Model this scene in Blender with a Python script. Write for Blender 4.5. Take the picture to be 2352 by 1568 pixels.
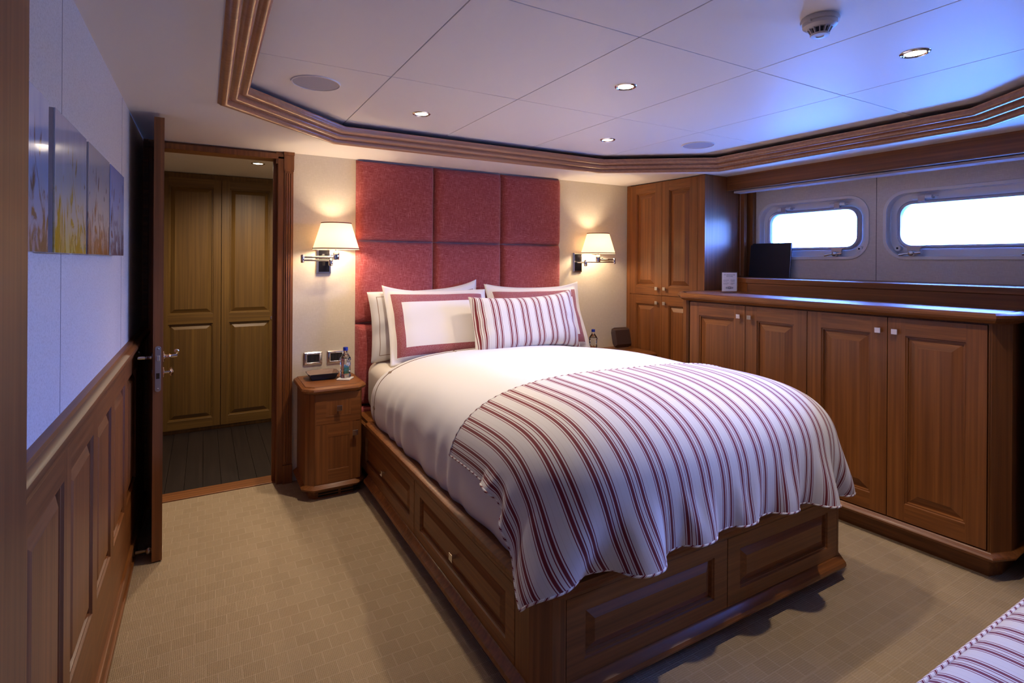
import bpy, bmesh, math, random
import numpy as np
from mathutils import Vector, Matrix
random.seed(7)
for o in list(bpy.data.objects): bpy.data.objects.remove(o)
S = bpy.context.scene
COL = S.collection
PI = math.pi
# ------------------------------------------------------------------ camera
YAW = math.radians(29.9); ROLL = 0.0063; ZC = 1.40
fw = Vector((math.sin(YAW), math.cos(YAW), 0)); rt = Vector((math.cos(YAW), -math.sin(YAW), 0)); up = Vector((0, 0, 1))
r2 = rt*math.cos(ROLL) + up*math.sin(ROLL); u2 = -rt*math.sin(ROLL) + up*math.cos(ROLL)
cam = bpy.data.objects.new('camera', bpy.data.cameras.new('camera')); COL.objects.link(cam)
M = Matrix.Identity(4)
for i in range(3): M[i][0] = r2[i]; M[i][1] = u2[i]; M[i][2] = -fw[i]
M[0][3] = 0; M[1][3] = 0; M[2][3] = ZC
cam.matrix_world = M
cam.data.sensor_width = 36; cam.data.lens = 1229*36/2352
cam.data.shift_y = -(784-600)/2352
cam.data.clip_start = .02
S.camera = cam
# ------------------------------------------------------------------ view + world (daylight outside the portholes)
S.view_settings.view_transform = 'Standard'; S.view_settings.look = 'None'
S.view_settings.exposure = 0.52; S.view_settings.gamma = 1.0; S.view_settings.use_curve_mapping = False
W = bpy.data.worlds.new('world'); S.world = W; W.use_nodes = True
wn = W.node_tree.nodes; wl = W.node_tree.links; wn.clear()
wo = wn.new('ShaderNodeOutputWorld'); wb = wn.new('ShaderNodeBackground')
tc = wn.new('ShaderNodeTexCoord'); sx = wn.new('ShaderNodeSeparateXYZ'); rp = wn.new('ShaderNodeValToRGB')
wl.new(tc.outputs['Generated'], sx.inputs[0])
ma = wn.new('ShaderNodeMath'); ma.operation = 'MULTIPLY_ADD'; ma.inputs[1].default_value = .5; ma.inputs[2].default_value = .5
wl.new(sx.outputs['Z'], ma.inputs[0]); wl.new(ma.outputs[0], rp.inputs[0])
e = rp.color_ramp.elements       # position .5 = horizon; below it the sun-lit water close to the hull
e[0].position = .0; e[0].color = (.040, .165, .66, 1)
e[1].position = .30; e[1].color = (.040, .165, .66, 1)
for p_, c_ in ((.40, (.036, .135, .54, 1)), (.45, (.040, .11, .34, 1)), (.49, (.05, .10, .26, 1)), (.51, (.12, .24, .66, 1)), (.60, (.16, .36, 1.45, 1)), (1.0, (.13, .31, 1.45, 1))):
    n_ = e.new(p_); n_.color = c_
wb.inputs['Strength'].default_value = 70.0
wl.new(rp.outputs[0], wb.inputs['Color']); wl.new(wb.outputs[0], wo.inputs[0])
LAMP = 1.75           # overall factor on the lamps in the room

# ------------------------------------------------------------------ materials
def lin(c):
    return tuple(((v/255)/12.92 if v/255 <= .04045 else ((v/255+.055)/1.055)**2.4) for v in c) + (1,)
def newmat(name):
    m = bpy.data.materials.new(name); m.use_nodes = True
    nt = m.node_tree; b = nt.nodes['Principled BSDF']
    return m, nt, b
def plain(name, col, rough=.5, metal=0, **kw):
    m, nt, b = newmat(name)
    b.inputs['Base Color'].default_value = lin(col); b.inputs['Roughness'].default_value = rough; b.inputs['Metallic'].default_value = metal
    for k, v in kw.items(): b.inputs[k.replace('_', ' ')].default_value = v
    return m
def node(nt, t, **kw):
    n = nt.nodes.new(t)
    for k, v in kw.items(): setattr(n, k, v)
    return n
def ramp(nt, stops, interp='LINEAR'):
    r = nt.nodes.new('ShaderNodeValToRGB'); r.color_ramp.interpolation = interp
    el = r.color_ramp.elements
    el[0].position, el[0].color = stops[0][0], stops[0][1]
    el[1].position, el[1].color = stops[-1][0], stops[-1][1]
    for p, c in stops[1:-1]:
        q = el.new(p); q.color = c
    return r
def bump(nt, b, src, dist, strength=1.0):
    bp = node(nt, 'ShaderNodeBump'); bp.inputs['Distance'].default_value = dist; bp.inputs['Strength'].default_value = strength
    nt.links.new(src, bp.inputs['Height']); nt.links.new(bp.outputs[0], b.inputs['Normal'])
def wood(name, axis, a=(100, 55, 20), c=(148, 91, 42), rough=.44, coat=.10):
    m, nt, b = newmat(name)
    t = node(nt, 'ShaderNodeTexCoord'); oi = node(nt, 'ShaderNodeObjectInfo')
    va = node(nt, 'ShaderNodeVectorMath', operation='ADD'); sc = node(nt, 'ShaderNodeVectorMath', operation='SCALE'); sc.inputs[3].default_value = 7
    cx = node(nt, 'ShaderNodeCombineXYZ')
    for i in range(3): nt.links.new(oi.outputs['Random'], cx.inputs[i])
    nt.links.new(cx.outputs[0], sc.inputs[0]); nt.links.new(t.outputs['Object'], va.inputs[0]); nt.links.new(sc.outputs[0], va.inputs[1])
    mp = node(nt, 'ShaderNodeMapping'); s = [70, 70, 70]; s['xyz'.index(axis)] = 1.3; mp.inputs['Scale'].default_value = s
    nt.links.new(va.outputs[0], mp.inputs[0])
    n1 = node(nt, 'ShaderNodeTexNoise'); n1.inputs['Scale'].default_value = 1; n1.inputs['Detail'].default_value = 5; n1.inputs['Distortion'].default_value = .3
    nt.links.new(mp.outputs[0], n1.inputs['Vector'])
    mp2 = node(nt, 'ShaderNodeMapping'); s2 = [9, 9, 9]; s2['xyz'.index(axis)] = .5; mp2.inputs['Scale'].default_value = s2
    nt.links.new(va.outputs[0], mp2.inputs[0])
    n2 = node(nt, 'ShaderNodeTexNoise'); n2.inputs['Scale'].default_value = 1; n2.inputs['Detail'].default_value = 3
    nt.links.new(mp2.outputs[0], n2.inputs['Vector'])
    mx = node(nt, 'ShaderNodeMath', operation='MULTIPLY_ADD'); mx.inputs[1].default_value = .70; 
    nt.links.new(n1.outputs[0], mx.inputs[0]); 
    m2 = node(nt, 'ShaderNodeMath', operation='MULTIPLY'); m2.inputs[1].default_value = .30
    nt.links.new(n2.outputs[0], m2.inputs[0]); nt.links.new(m2.outputs[0], mx.inputs[2])
    r = ramp(nt, [(.30, lin(a)), (.5, lin([(p+q)/2 for p, q in zip(a, c)])), (.72, lin(c))])
    nt.links.new(mx.outputs[0], r.inputs[0]); nt.links.new(r.outputs[0], b.inputs['Base Color'])
    b.inputs['Roughness'].default_value = rough; b.inputs['Coat Weight'].default_value = coat; b.inputs['Coat Roughness'].default_value = .22
    bump(nt, b, n1.outputs[0], .0003, .6)
    return m
WZ = wood('cherry_vertical', 'z'); WX = wood('cherry_across', 'x'); WY = wood('cherry_along', 'y')
WD = wood('dark_hall_plank', 'y', (24, 18, 17), (46, 36, 32), .4, .1)
WH = wood('hall_lit_cherry_vertical', 'z', (84, 58, 22), (122, 90, 40)); WHX = wood('hall_lit_cherry_across', 'x', (84, 58, 22), (122, 90, 40))  # same cherry as the cabin; the hall's yellowish light is put into the colour
WM = wood('reeded_moulding_wood', 'x', (150, 102, 72), (184, 134, 98), .28, .4)
def fabric(name, col, col2, scale=900, slub=0.0, rough=.9, sheen=.2, bd=.0004):
    """woven cloth: two crossed thread directions"""
    m, nt, b = newmat(name)
    t = node(nt, 'ShaderNodeTexCoord')
    outs = []
    for k, (a, d, e) in enumerate(((1, .06, .06), (.06, 1, 1), (.06, .06, 1))):
        pass
    def nz(sx_, sy_, sz_, det=2):
        mp = node(nt, 'ShaderNodeMapping'); mp.inputs['Scale'].default_value = (sx_, sy_, sz_)
        nt.links.new(t.outputs['Object'], mp.inputs[0])
        n = node(nt, 'ShaderNodeTexNoise'); n.inputs['Scale'].default_value = 1; n.inputs['Detail'].default_value = det
        nt.links.new(mp.outputs[0], n.inputs['Vector']); return n.outputs[0]
    h = nz(scale*.06, scale*.06, scale); v = nz(scale, scale, scale*.06)
    mx = node(nt, 'ShaderNodeMath', operation='MAXIMUM'); nt.links.new(h, mx.inputs[0]); nt.links.new(v, mx.inputs[1])
    r = ramp(nt, [(.42 - .0, lin(col)), (.62, lin([p*.5+q*.5 for p, q in zip(col, col2)])), (.72, lin(col2))])
    nt.links.new(mx.outputs[0], r.inputs[0]); nt.links.new(r.outputs[0], b.inputs['Base Color'])
    b.inputs['Roughness'].default_value = rough; b.inputs['Sheen Weight'].default_value = sheen
    bump(nt, b, mx.outputs[0], bd, .5)
    return m
RED = fabric('red_slub_linen', (140, 40, 42), (198, 122, 116), 500, sheen=.3)
LINEN = fabric('cream_linen_wallcovering', (210, 197, 172), (224, 212, 190), 620, sheen=0)
GREYLIN = fabric('grey_linen_wallcovering', (208, 198, 184), (228, 220, 208), 500, sheen=0)
def pearly():
    m, nt, b = newmat('speckled_parchment_wallcovering')
    t = node(nt, 'ShaderNodeTexCoord'); n = node(nt, 'ShaderNodeTexNoise'); n.inputs['Scale'].default_value = 240; n.inputs['Detail'].default_value = 4
    nt.links.new(t.outputs['Object'], n.inputs['Vector'])
    r = ramp(nt, [(.28, lin((186, 176, 170))), (.5, lin((206, 199, 193))), (.75, lin((212, 206, 202)))])
    nt.links.new(n.outputs[0], r.inputs[0]); nt.links.new(r.outputs[0], b.inputs['Base Color']); b.inputs['Roughness'].default_value = .62
    bump(nt, b, n.outputs[0], .0003, .4)
    return m
PEARL = pearly()
def ceilm():
    m, nt, b = newmat('soft_white_ceiling_vinyl')
    t = node(nt, 'ShaderNodeTexCoord'); n = node(nt, 'ShaderNodeTexNoise'); n.inputs['Scale'].default_value = 700
    nt.links.new(t.outputs['Object'], n.inputs['Vector'])
    b.inputs['Base Color'].default_value = lin((234, 226, 218)); b.inputs['Roughness'].default_value = .5; b.inputs['Specular IOR Level'].default_value = .35
    bump(nt, b, n.outputs[0], .0002, .4)
    return m
CEIL = ceilm()
def carpet():
    m, nt, b = newmat('beige_basketweave_carpet')
    t = node(nt, 'ShaderNodeTexCoord')
    br = node(nt, 'ShaderNodeTexBrick'); br.offset = .5; br.inputs['Scale'].default_value = 1
    br.inputs['Brick Width'].default_value = .072; br.inputs['Row Height'].default_value = .066; br.inputs['Mortar Size'].default_value = .0028; br.inputs['Mortar Smooth'].default_value = .4
    br.inputs['Color1'].default_value = lin((176, 154, 124)); br.inputs['Color2'].default_value = lin((169, 147, 117)); br.inputs['Mortar'].default_value = lin((183, 161, 132))
    nt.links.new(t.outputs['Object'], br.inputs['Vector'])
    w1 = node(nt, 'ShaderNodeTexWave', bands_direction='X'); w1.inputs['Scale'].default_value = 55; w1.inputs['Distortion'].default_value = 1.2; w1.inputs['Detail Scale'].default_value = 6
    w2 = node(nt, 'ShaderNodeTexWave', bands_direction='Y'); w2.inputs['Scale'].default_value = 40; w2.inputs['Distortion'].default_value = 1.0; w2.inputs['Detail Scale'].default_value = 6
    nt.links.new(t.outputs['Object'], w1.inputs['Vector']); nt.links.new(t.outputs['Object'], w2.inputs['Vector'])
    mu = node(nt, 'ShaderNodeMath', operation='MULTIPLY'); nt.links.new(w1.outputs['Fac'], mu.inputs[0]); nt.links.new(w2.outputs['Fac'], mu.inputs[1])
    ns = node(nt, 'ShaderNodeTexNoise'); ns.inputs['Scale'].default_value = 260; nt.links.new(t.outputs['Object'], ns.inputs['Vector'])
    ad = node(nt, 'ShaderNodeMath', operation='MULTIPLY_ADD'); ad.inputs[1].default_value = .6; nt.links.new(ns.outputs[0], ad.inputs[0]); nt.links.new(mu.outputs[0], ad.inputs[2])
    r = ramp(nt, [(.15, (.72, .70, .66, 1)), (1.1 if False else .95, (1, 1, 1, 1))]); nt.links.new(ad.outputs[0], r.inputs[0])
    mc = node(nt, 'ShaderNodeMix', data_type='RGBA', blend_type='MULTIPLY'); mc.inputs['Factor'].default_value = .8
    nt.links.new(br.outputs['Color'], mc.inputs['A']); nt.links.new(r.outputs[0], mc.inputs['B']); nt.links.new(mc.outputs['Result'], b.inputs['Base Color'])
    b.inputs['Roughness'].default_value = .95; b.inputs['Specular IOR Level'].default_value = .15
    ad2 = node(nt, 'ShaderNodeMath', operation='MULTIPLY_ADD'); ad2.inputs[1].default_value = .45
    nt.links.new(br.outputs['Fac'], ad2.inputs[0]); nt.links.new(ad.outputs[0], ad2.inputs[2])
    bump(nt, b, ad2.outputs[0], .002, .8)
    return m
CARPET = carpet()
WHITE = (214, 210, 208)
def cottonw(name='white_cotton', col=WHITE, line=None):
    m, nt, b = newmat(name)
    t = node(nt, 'ShaderNodeTexCoord'); n = node(nt, 'ShaderNodeTexNoise'); n.inputs['Scale'].default_value = 900
    nt.links.new(t.outputs['Object'], n.inputs['Vector'])
    b.inputs['Base Color'].default_value = lin(col); b.inputs['Roughness'].default_value = .75; b.inputs['Sheen Weight'].default_value = .25
    bump(nt, b, n.outputs[0], .0002, .3)
    return m
COTTON = cottonw()
CREAM = cottonw('cream_cotton', (222, 212, 196))
STITCH = plain('taupe_embroidery', (140, 116, 96), .8)
# stripes run in UV.y, repeat in UV.x (metres)
def striped(name, rep=.105, tw=.056):
    m, nt, b = newmat(name)
    uv = node(nt, 'ShaderNodeUVMap'); sp = node(nt, 'ShaderNodeSeparateXYZ'); nt.links.new(uv.outputs[0], sp.inputs[0])
    dv = node(nt, 'ShaderNodeMath', operation='DIVIDE'); dv.inputs[1].default_value = rep; nt.links.new(sp.outputs['X'], dv.inputs[0])
    fr = node(nt, 'ShaderNodeMath', operation='FRACT'); nt.links.new(dv.outputs[0], fr.inputs[0])
    w = lin((212, 207, 201)); rd = lin((112, 20, 30)); gl = lin((196, 186, 178))
    st = [(0, w)]
    for c0 in (.28, .625):
        for c, hw in ((c0-.105, .014), (c0, tw), (c0+.105, .014)):
            st += [(c-hw, rd), (c+hw, w)]
    st += [(.88, gl), (.89, w), (.06, gl), (.07, w)]
    st.sort(key=lambda q: q[0])
    st.append((1.0, w))
    r = ramp(nt, st, 'CONSTANT'); nt.links.new(fr.outputs[0], r.inputs[0])
    nt.links.new(r.outputs[0], b.inputs['Base Color']); b.inputs['Roughness'].default_value = .8; b.inputs['Sheen Weight'].default_value = .15
    t = node(nt, 'ShaderNodeTexCoord'); n = node(nt, 'ShaderNodeTexNoise'); n.inputs['Scale'].default_value = 700; nt.links.new(t.outputs['Object'], n.inputs['Vector'])
    bump(nt, b, n.outputs[0], .0003, .3)
    return m
STRIPE = striped('red_and_white_ticking', .107, .046); TICK = striped('red_and_white_throw_ticking', .100, .050); 
def pipem():
    m, nt, b = newmat('twisted_red_white_piping')
    uv = node(nt, 'ShaderNodeUVMap'); sp = node(nt, 'ShaderNodeSeparateXYZ'); nt.links.new(uv.outputs[0], sp.inputs[0])
    a = node(nt, 'ShaderNodeMath', operation='MULTIPLY_ADD'); a.inputs[1].default_value = 32; nt.links.new(sp.outputs['X'], a.inputs[0]); nt.links.new(sp.outputs['Y'], a.inputs[2])
    fr = node(nt, 'ShaderNodeMath', operation='FRACT'); nt.links.new(a.outputs[0], fr.inputs[0])
    w = lin((226, 221, 214)); rd = lin((112, 20, 30))
    r = ramp(nt, [(0, w), (.12, rd), (.18, w), (.24, rd), (.46, w), (.52, rd), (.58, w)], 'CONSTANT'); nt.links.new(fr.outputs[0], r.inputs[0])
    nt.links.new(r.outputs[0], b.inputs['Base Color']); b.inputs['Roughness'].default_value = .8
    return m
PIPE = pipem()
CHROME = plain('polished_chrome', (225, 222, 220), .09, 1)
SATIN = plain('satin_nickel', (206, 200, 194), .28, 1)
BLACKGL = plain('black_gloss', (16, 14, 18), .12)
BLACKPL = plain('black_plastic', (34, 32, 32), .4)
ENAMEL = plain('grey_white_enamel', (224, 220, 216), .4)
NAVY = plain('navy_leather', (24, 30, 44), .5)
TAUPE = plain('taupe_leather', (150, 122, 104), .6)
DARK = plain('dark_gap', (12, 10, 9), .8)
PLASTW = plain('off_white_plastic', (200, 192, 186), .4)
MARBLE = plain('white_stone', (226, 222, 214), .3)
BLUECAP = plain('blue_bottle_cap', (12, 42, 150), .35)
REDTRIM = plain('dark_red_braid', (110, 14, 20), .7)
PAPER = plain('white_card', (236, 228, 222), .6)
INK = plain('black_ink', (40, 36, 44), .6)
BRASS = plain('aged_brass', (150, 128, 90), .35, 1)
PET = plain('clear_bottle_plastic', (250, 252, 255), .03, 0, IOR=1.4, Transmission_Weight=1.0)
WATER = plain('water', (245, 250, 255), .0, 0, IOR=1.33, Transmission_Weight=1.0)
ACRYL = plain('clear_acrylic', (250, 250, 255), .03, 0, IOR=1.3, Transmission_Weight=1.0)
def glassm():
    m, nt, b = newmat('porthole_glass'); nt.nodes.remove(b)
    o = nt.nodes['Material Output']; tr = node(nt, 'ShaderNodeBsdfTransparent'); gl = node(nt, 'ShaderNodeBsdfGlossy'); gl.inputs['Roughness'].default_value = .02
    fr = node(nt, 'ShaderNodeFresnel'); fr.inputs['IOR'].default_value = 1.45; mx = node(nt, 'ShaderNodeMixShader')
    nt.links.new(fr.outputs[0], mx.inputs[0]); nt.links.new(tr.outputs[0], mx.inputs[1]); nt.links.new(gl.outputs[0], mx.inputs[2]); nt.links.new(mx.outputs[0], o.inputs[0])
    return m
GLASS = glassm()
def emis(name, col, s):
    m, nt, b = newmat(name); b.inputs['Base Color'].default_value = (1, 1, 1, 1)
    b.inputs['Emission Color'].default_value = lin(col); b.inputs['Emission Strength'].default_value = s; return m
BULB = emis('glowing_downlight_lens', (255, 234, 204), 14)
def shadem():
    m, nt, b = newmat('lit_parchment_shade'); nt.nodes.remove(b)
    o = nt.nodes['Material Output']; d = node(nt, 'ShaderNodeBsdfDiffuse'); t = node(nt, 'ShaderNodeBsdfTranslucent')
    d.inputs[0].default_value = lin((236, 224, 204)); t.inputs[0].default_value = lin((250, 226, 188))
    e_ = node(nt, 'ShaderNodeEmission'); e_.inputs[0].default_value = lin((255, 232, 200)); e_.inputs[1].default_value = .50
    mx = node(nt, 'ShaderNodeMixShader'); mx.inputs[0].default_value = .45; ad = node(nt, 'ShaderNodeAddShader')
    nt.links.new(d.outputs[0], mx.inputs[1]); nt.links.new(t.outputs[0], mx.inputs[2]); nt.links.new(mx.outputs[0], ad.inputs[0]); nt.links.new(e_.outputs[0], ad.inputs[1]); nt.links.new(ad.outputs[0], o.inputs[0])
    return m
SHADE = shadem()

# ------------------------------------------------------------------ mesh helpers
class MB:
    def __init__(s): s.v = []; s.f = []; s.m = []; s.uv = {}
    def add(s, vs, fs, mi=0, uvs=None):
        o = len(s.v); s.v += [tuple(p) for p in vs]
        for k, f in enumerate(fs):
            if uvs is not None: s.uv[len(s.f)] = [uvs[i] for i in f]
            s.f.append([o+i for i in f]); s.m.append(mi)
        return s
    def box(s, x0, x1, y0, y1, z0, z1, mi=0):
        return s.add([(x, y, z) for z in (z0, z1) for y in (y0, y1) for x in (x0, x1)],
                     [(0, 2, 3, 1), (4, 5, 7, 6), (0, 1, 5, 4), (2, 6, 7, 3), (0, 4, 6, 2), (1, 3, 7, 5)], mi)
    def fbox(s, F, u0, u1, v0, v1, n0, n1, mi=0):
        vs = [F(u, v, n) for n in (n0, n1) for v in (v0, v1) for u in (u0, u1)]
        return s.add(vs, [(0, 2, 3, 1), (4, 5, 7, 6), (0, 1, 5, 4), (2, 6, 7, 3), (0, 4, 6, 2), (1, 3, 7, 5)], mi)
    def prism(s, poly, z0, z1, mi=0):
        n = len(poly)
        return s.add([(x, y, z0) for x, y in poly] + [(x, y, z1) for x, y in poly],
                     [list(range(n))[::-1], list(range(n, 2*n))] + [(i, (i+1) % n, n+(i+1) % n, n+i) for i in range(n)], mi)
    def sweep(s, path, prof, closed=False, mi=0, F=None):
        """profile of (outward offset, z); outward = right side of the path direction"""
        n = len(path); rings = []
        for i, p in enumerate(path):
            p = Vector(p)
            a = Vector(path[i-1]) if (i > 0 or closed) else None
            c = Vector(path[(i+1) % n]) if (i < n-1 or closed) else None
            d1 = (p-a).normalized() if a is not None else (c-p).normalized()
            d2 = (c-p).normalized() if c is not None else d1
            n1 = Vector((d1.y, -d1.x)); n2 = Vector((d2.y, -d2.x))
            mt = (n1+n2).normalized(); mt = mt/max(.2, mt.dot(n1))
            rings.append([(p.x+mt.x*o, p.y+mt.y*o, z) for o, z in prof])
        vs = [q for r in rings for q in r]; k = len(prof); fs = []
        for i in range(n if closed else n-1):
            j = (i+1) % n
            for q in range(k): fs.append((i*k+q, j*k+q, j*k+(q+1) % k, i*k+(q+1) % k))
        if not closed: fs += [list(range(k)), list(range((n-1)*k, n*k))[::-1]]
        if F: vs = [F(*q) for q in vs]
        return s.add(vs, fs, mi)
    def lathe(s, c, prof, seg=32, axis='z', mi=0, F=None, arc=None):
        vs = []; k = len(prof)
        for i in range(seg):
            a = 2*PI*i/seg
            for r_, h in prof:
                p = (r_*math.cos(a), r_*math.sin(a), h)
                if axis == 'x': p = (h, p[0], p[1])
                if axis == 'y': p = (p[0], h, p[1])
                q = (c[0]+p[0], c[1]+p[1], c[2]+p[2])
                vs.append(q)
        fs = []
        for i in range(seg):
            j = (i+1) % seg
            for q in range(k-1): fs.append((i*k+q, j*k+q, j*k+q+1, i*k+q+1))
        if prof[0][0] > 1e-6: fs.append([i*k for i in range(seg)][::-1])
        if prof[-1][0] > 1e-6: fs.append([i*k+k-1 for i in range(seg)])
        return s.add(vs, fs, mi)
    def tube(s, pts, r, seg=8, closed=False, mi=0, uvscale=None):
        pts = [Vector(p) for p in pts]; n = len(pts); vs = []; uvs = []; L = 0
        pu = None
        for i, p in enumerate(pts):
            a = pts[i-1] if (i > 0 or closed) else p; c = pts[(i+1) % n] if (i < n-1 or closed) else p
            d = (c-a).normalized()
            if pu is None:
                pu = d.orthogonal().normalized()
            pu = (pu - d*pu.dot(d)).normalized(); pv = d.cross(pu)
            if i: L += (p-pts[i-1]).length
            rr = r[i] if isinstance(r, (list, tuple)) else r
            for k in range(seg):
                t = 2*PI*k/seg; vs.append(p + pu*rr*math.cos(t) + pv*rr*math.sin(t)); uvs.append((L, k/seg))
        fs = []
        for i in range(n if closed else n-1):
            j = (i+1) % n
            for k in range(seg): fs.append((i*seg+k, i*seg+(k+1) % seg, j*seg+(k+1) % seg, j*seg+k))
        if not closed: fs += [list(range(seg))[::-1], list(range((n-1)*seg, n*seg))]
        return s.add(vs, fs, mi, uvs)
    def grid(s, P, mi=0, UV=None, flip=False):
        """P: (a,b,3) array"""
        a, b = P.shape[:2]; vs = P.reshape(-1, 3).tolist(); fs = []
        for i in range(a-1):
            for j in range(b-1):
                q = (i*b+j, (i+1)*b+j, (i+1)*b+j+1, i*b+j+1); fs.append(q[::-1] if flip else q)
        return s.add(vs, fs, mi, None if UV is None else UV.reshape(-1, 2).tolist())

def wloc(o):
    v = Vector((0, 0, 0))
    while o is not None: v += o.location; o = o.parent
    return v
def obj(name, mb, mats, parent=None, bev=0, smooth=None, recalc=True, subsurf=0, solid=0, merge=False):
    me = bpy.data.meshes.new(name)
    A = np.array(mb.v); c = Vector(((A.min(0)+A.max(0))/2).tolist())
    if parent is None: c.z = float(A[:, 2].min())
    me.from_pydata([Vector(p)-c for p in mb.v], [], mb.f)
    if not isinstance(mats, (list, tuple)): mats = [mats]
    for m in mats: me.materials.append(m)
    for i, p in enumerate(me.polygons): p.material_index = mb.m[i]
    if mb.uv:
        uvl = me.uv_layers.new(name='UVMap')
        for i, p in enumerate(me.polygons):
            if i in mb.uv:
                for k, li in enumerate(p.loop_indices): uvl.data[li].uv = mb.uv[i][k]
    if recalc or merge:
        b = bmesh.new(); b.from_mesh(me)
        if merge: bmesh.ops.remove_doubles(b, verts=b.verts, dist=1e-5)
        if recalc: bmesh.ops.recalc_face_normals(b, faces=b.faces)
        b.to_mesh(me); b.free()
    if smooth:
        for p in me.polygons: p.use_smooth = True
        if smooth < 180: me.set_sharp_from_angle(angle=math.radians(smooth))
    o = bpy.data.objects.new(name, me); COL.objects.link(o)
    o.location = c - wloc(parent); o.parent = parent
    if solid:
        md = o.modifiers.new('solid', 'SOLIDIFY'); md.thickness = solid; md.offset = -1
    if bev:
        md = o.modifiers.new('bevel', 'BEVEL'); md.width = bev; md.segments = 2; md.limit_method = 'ANGLE'; md.angle_limit = math.radians(40)
    if subsurf:
        md = o.modifiers.new('sub', 'SUBSURF'); md.levels = subsurf; md.render_levels = subsurf
    return o
def tag(o, label, cat, group=None):
    o['label'] = label; o['category'] = cat
    if group: o['group'] = group
    return o
def thing(name, loc, label=None, cat=None, group=None):
    o = bpy.data.objects.new(name, None); COL.objects.link(o); o.location = loc; o.empty_display_size = .05
    if label: tag(o, label, cat, group)
    return o
def struct(name, mb, mats, parent=None, **k):
    o = obj(name, mb, mats, parent, **k)
    if parent is None: o['kind'] = 'structure'
    return o
def frame(o, u, v, n):
    o, u, v, n = map(Vector, (o, u, v, n))
    return lambda a, b, c: tuple(o + u*a + v*b + n*c)

def panel_mb(F, w, h, fr=.06, t=.02, field=.05, dep=.016, mb=None, frs=None):
    """raised-panel front: stiles (mat 0) and rails (mat 1), recessed moulded edge, raised field (mat 0)"""
    mb = mb or MB(); fl, fr_, fb, ft = frs or (fr, fr, fr, fr)
    u0, u1, v0, v1 = fl, w-fr_, fb, h-ft
    def q(pts, mi=0): mb.add([F(*p) for p in pts], [(0, 1, 2, 3)], mi)
    def rect(a, b, c, d, n): return [(a, c, n), (b, c, n), (b, d, n), (a, d, n)]
    # frame members
    q(rect(0, u0, 0, h, 0)); q(rect(u1, w, 0, h, 0)); q(rect(u0, u1, 0, v0, 0), 1); q(rect(u0, u1, v1, h, 0), 1)
    rings = [(0, 0), (.003, -.006), (.008, -.006), (.011, -dep), (.015, -dep), (.014+field, -.0025)]
    last = None
    for ins, d in rings:
        cur = rect(u0+ins, u1-ins, v0+ins, v1-ins, d)
        if last:
            for k in range(4):
                k2 = (k+1) % 4; q([last[k], last[k2], cur[k2], cur[k]], 1 if k in (0, 2) else 0)
        last = cur
    q(last)
    # sides & back
    c = [(0, 0), (w, 0), (w, h), (0, h)]
    for k in range(4):
        a, b = c[k], c[(k+1) % 4]; q([(a[0], a[1], 0), (a[0], a[1], -t), (b[0], b[1], -t), (b[0], b[1], 0)], 0)
    q(rect(0, w, 0, h, -t)[::-1])
    return mb
def knob(F, u, v, parent, mat=None, s=.0135):
    m = MB(); m.fbox(F, u-.006, u+.006, v-.006, v+.006, 0, .018); m.fbox(F, u-s, u+s, v-s, v+s, .017, .023)
    return obj('knob', m, mat or CHROME, parent, bev=.0012)
H = 2.075; HU = 2.175; YW = 3.628; XL = -.30; XWIN = 3.80

# ================================================================== SETTING
struct('floor', MB().box(-.45, 4.0, -.9, 3.70, -.03, 0), CARPET)
HX0, HX1, HY1 = -1.3, 1.6, 5.75
hf = MB(); hf.box(HX0-.1, HX1+.1, 3.70, HY1+.1, -.06, -.031, 0)
for k in range(30):
    x = HX0 + k*.1
    hf.box(x+.001, x+.099, 3.78, HY1, -.03, .0)
struct('floor.001', hf, WD)
struct('trim_1', MB().box(-.23, .43, 3.655, 3.78, -.02, .006), WX, bev=.002)   # threshold
# head wall with door opening
hw = MB(); hw.box(.43, XWIN+.1, YW, YW+.12, 0, 2.25)
struct('wall_head', hw, LINEN)
hw2 = MB(); hw2.box(-.45, .43, YW+.01, YW+.12, 2.045, 2.25); hw2.box(.385, .431, YW-.006, YW+.10, 2.0, 2.10); hw2.box(-.45, -.275, YW, YW+.12, 0, 2.25)
hw2.box(HX0-.1, -.44, YW+.01, YW+.12, -.06, 2.3); hw2.box(-.45, XWIN, YW+.02, YW+.12, 2.24, 2.3)
struct('wall_head.001', hw2, [WX])
# door lining + fluted pilaster + header
jm = MB(); jm.box(.395, .432, YW-.012, YW+.12, 0, 2.045); jm.box(-.275, -.245, YW-.004, YW+.12, 0, 2.045); jm.box(-.275, .432, YW-.012, YW+.12, 2.03, 2.062)
jm.box(.375, .396, YW+.06, YW+.08, 0, 2.03)
struct('trim_2', jm, WZ, bev=.002)
pl = MB()
pl.box(.432, .484, YW-.018, YW, .0, 1.975)
for k in range(3):
    x = .4435 + k*.0125
    pl.lathe((x+.002, YW-.018, 0), [(.0001, .13), (.0045, .135), (.0045, 1.94), (.0001, 1.945)], 10)
pl.box(.429, .487, YW-.026, YW, 1.965, 2.07); pl.box(.427, .489, YW-.03, YW, 2.055, 2.0745); pl.box(.430, .486, YW-.023, YW, 1.955, 1.968)
pl.box(.430, .486, YW-.026, YW, 0, .115)
struct('trim_3', pl, WZ, bev=.0015)
# left wall: covering, chair rail, raised-panel wainscot, skirting
struct('wall_left', MB().box(XL-.12, XL, -.9, YW, .96, 2.25), PEARL)
seam = MB()
for y in (1.66, 2.74): seam.box(XL, XL+.0008, y-.0015, y+.0015, 1.0, 2.07)
struct('trim_4', seam, plain('wall_joint', (172, 164, 162), .8))
wsc = MB(); wsc.box(XL-.12, XL, -.9, YW, 0, .98); struct('wall_left.001', wsc, WZ)
FL = frame((XL+.014, YW, .0), (0, -1, 0), (0, 0, 1), (1, 0, 0))
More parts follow.
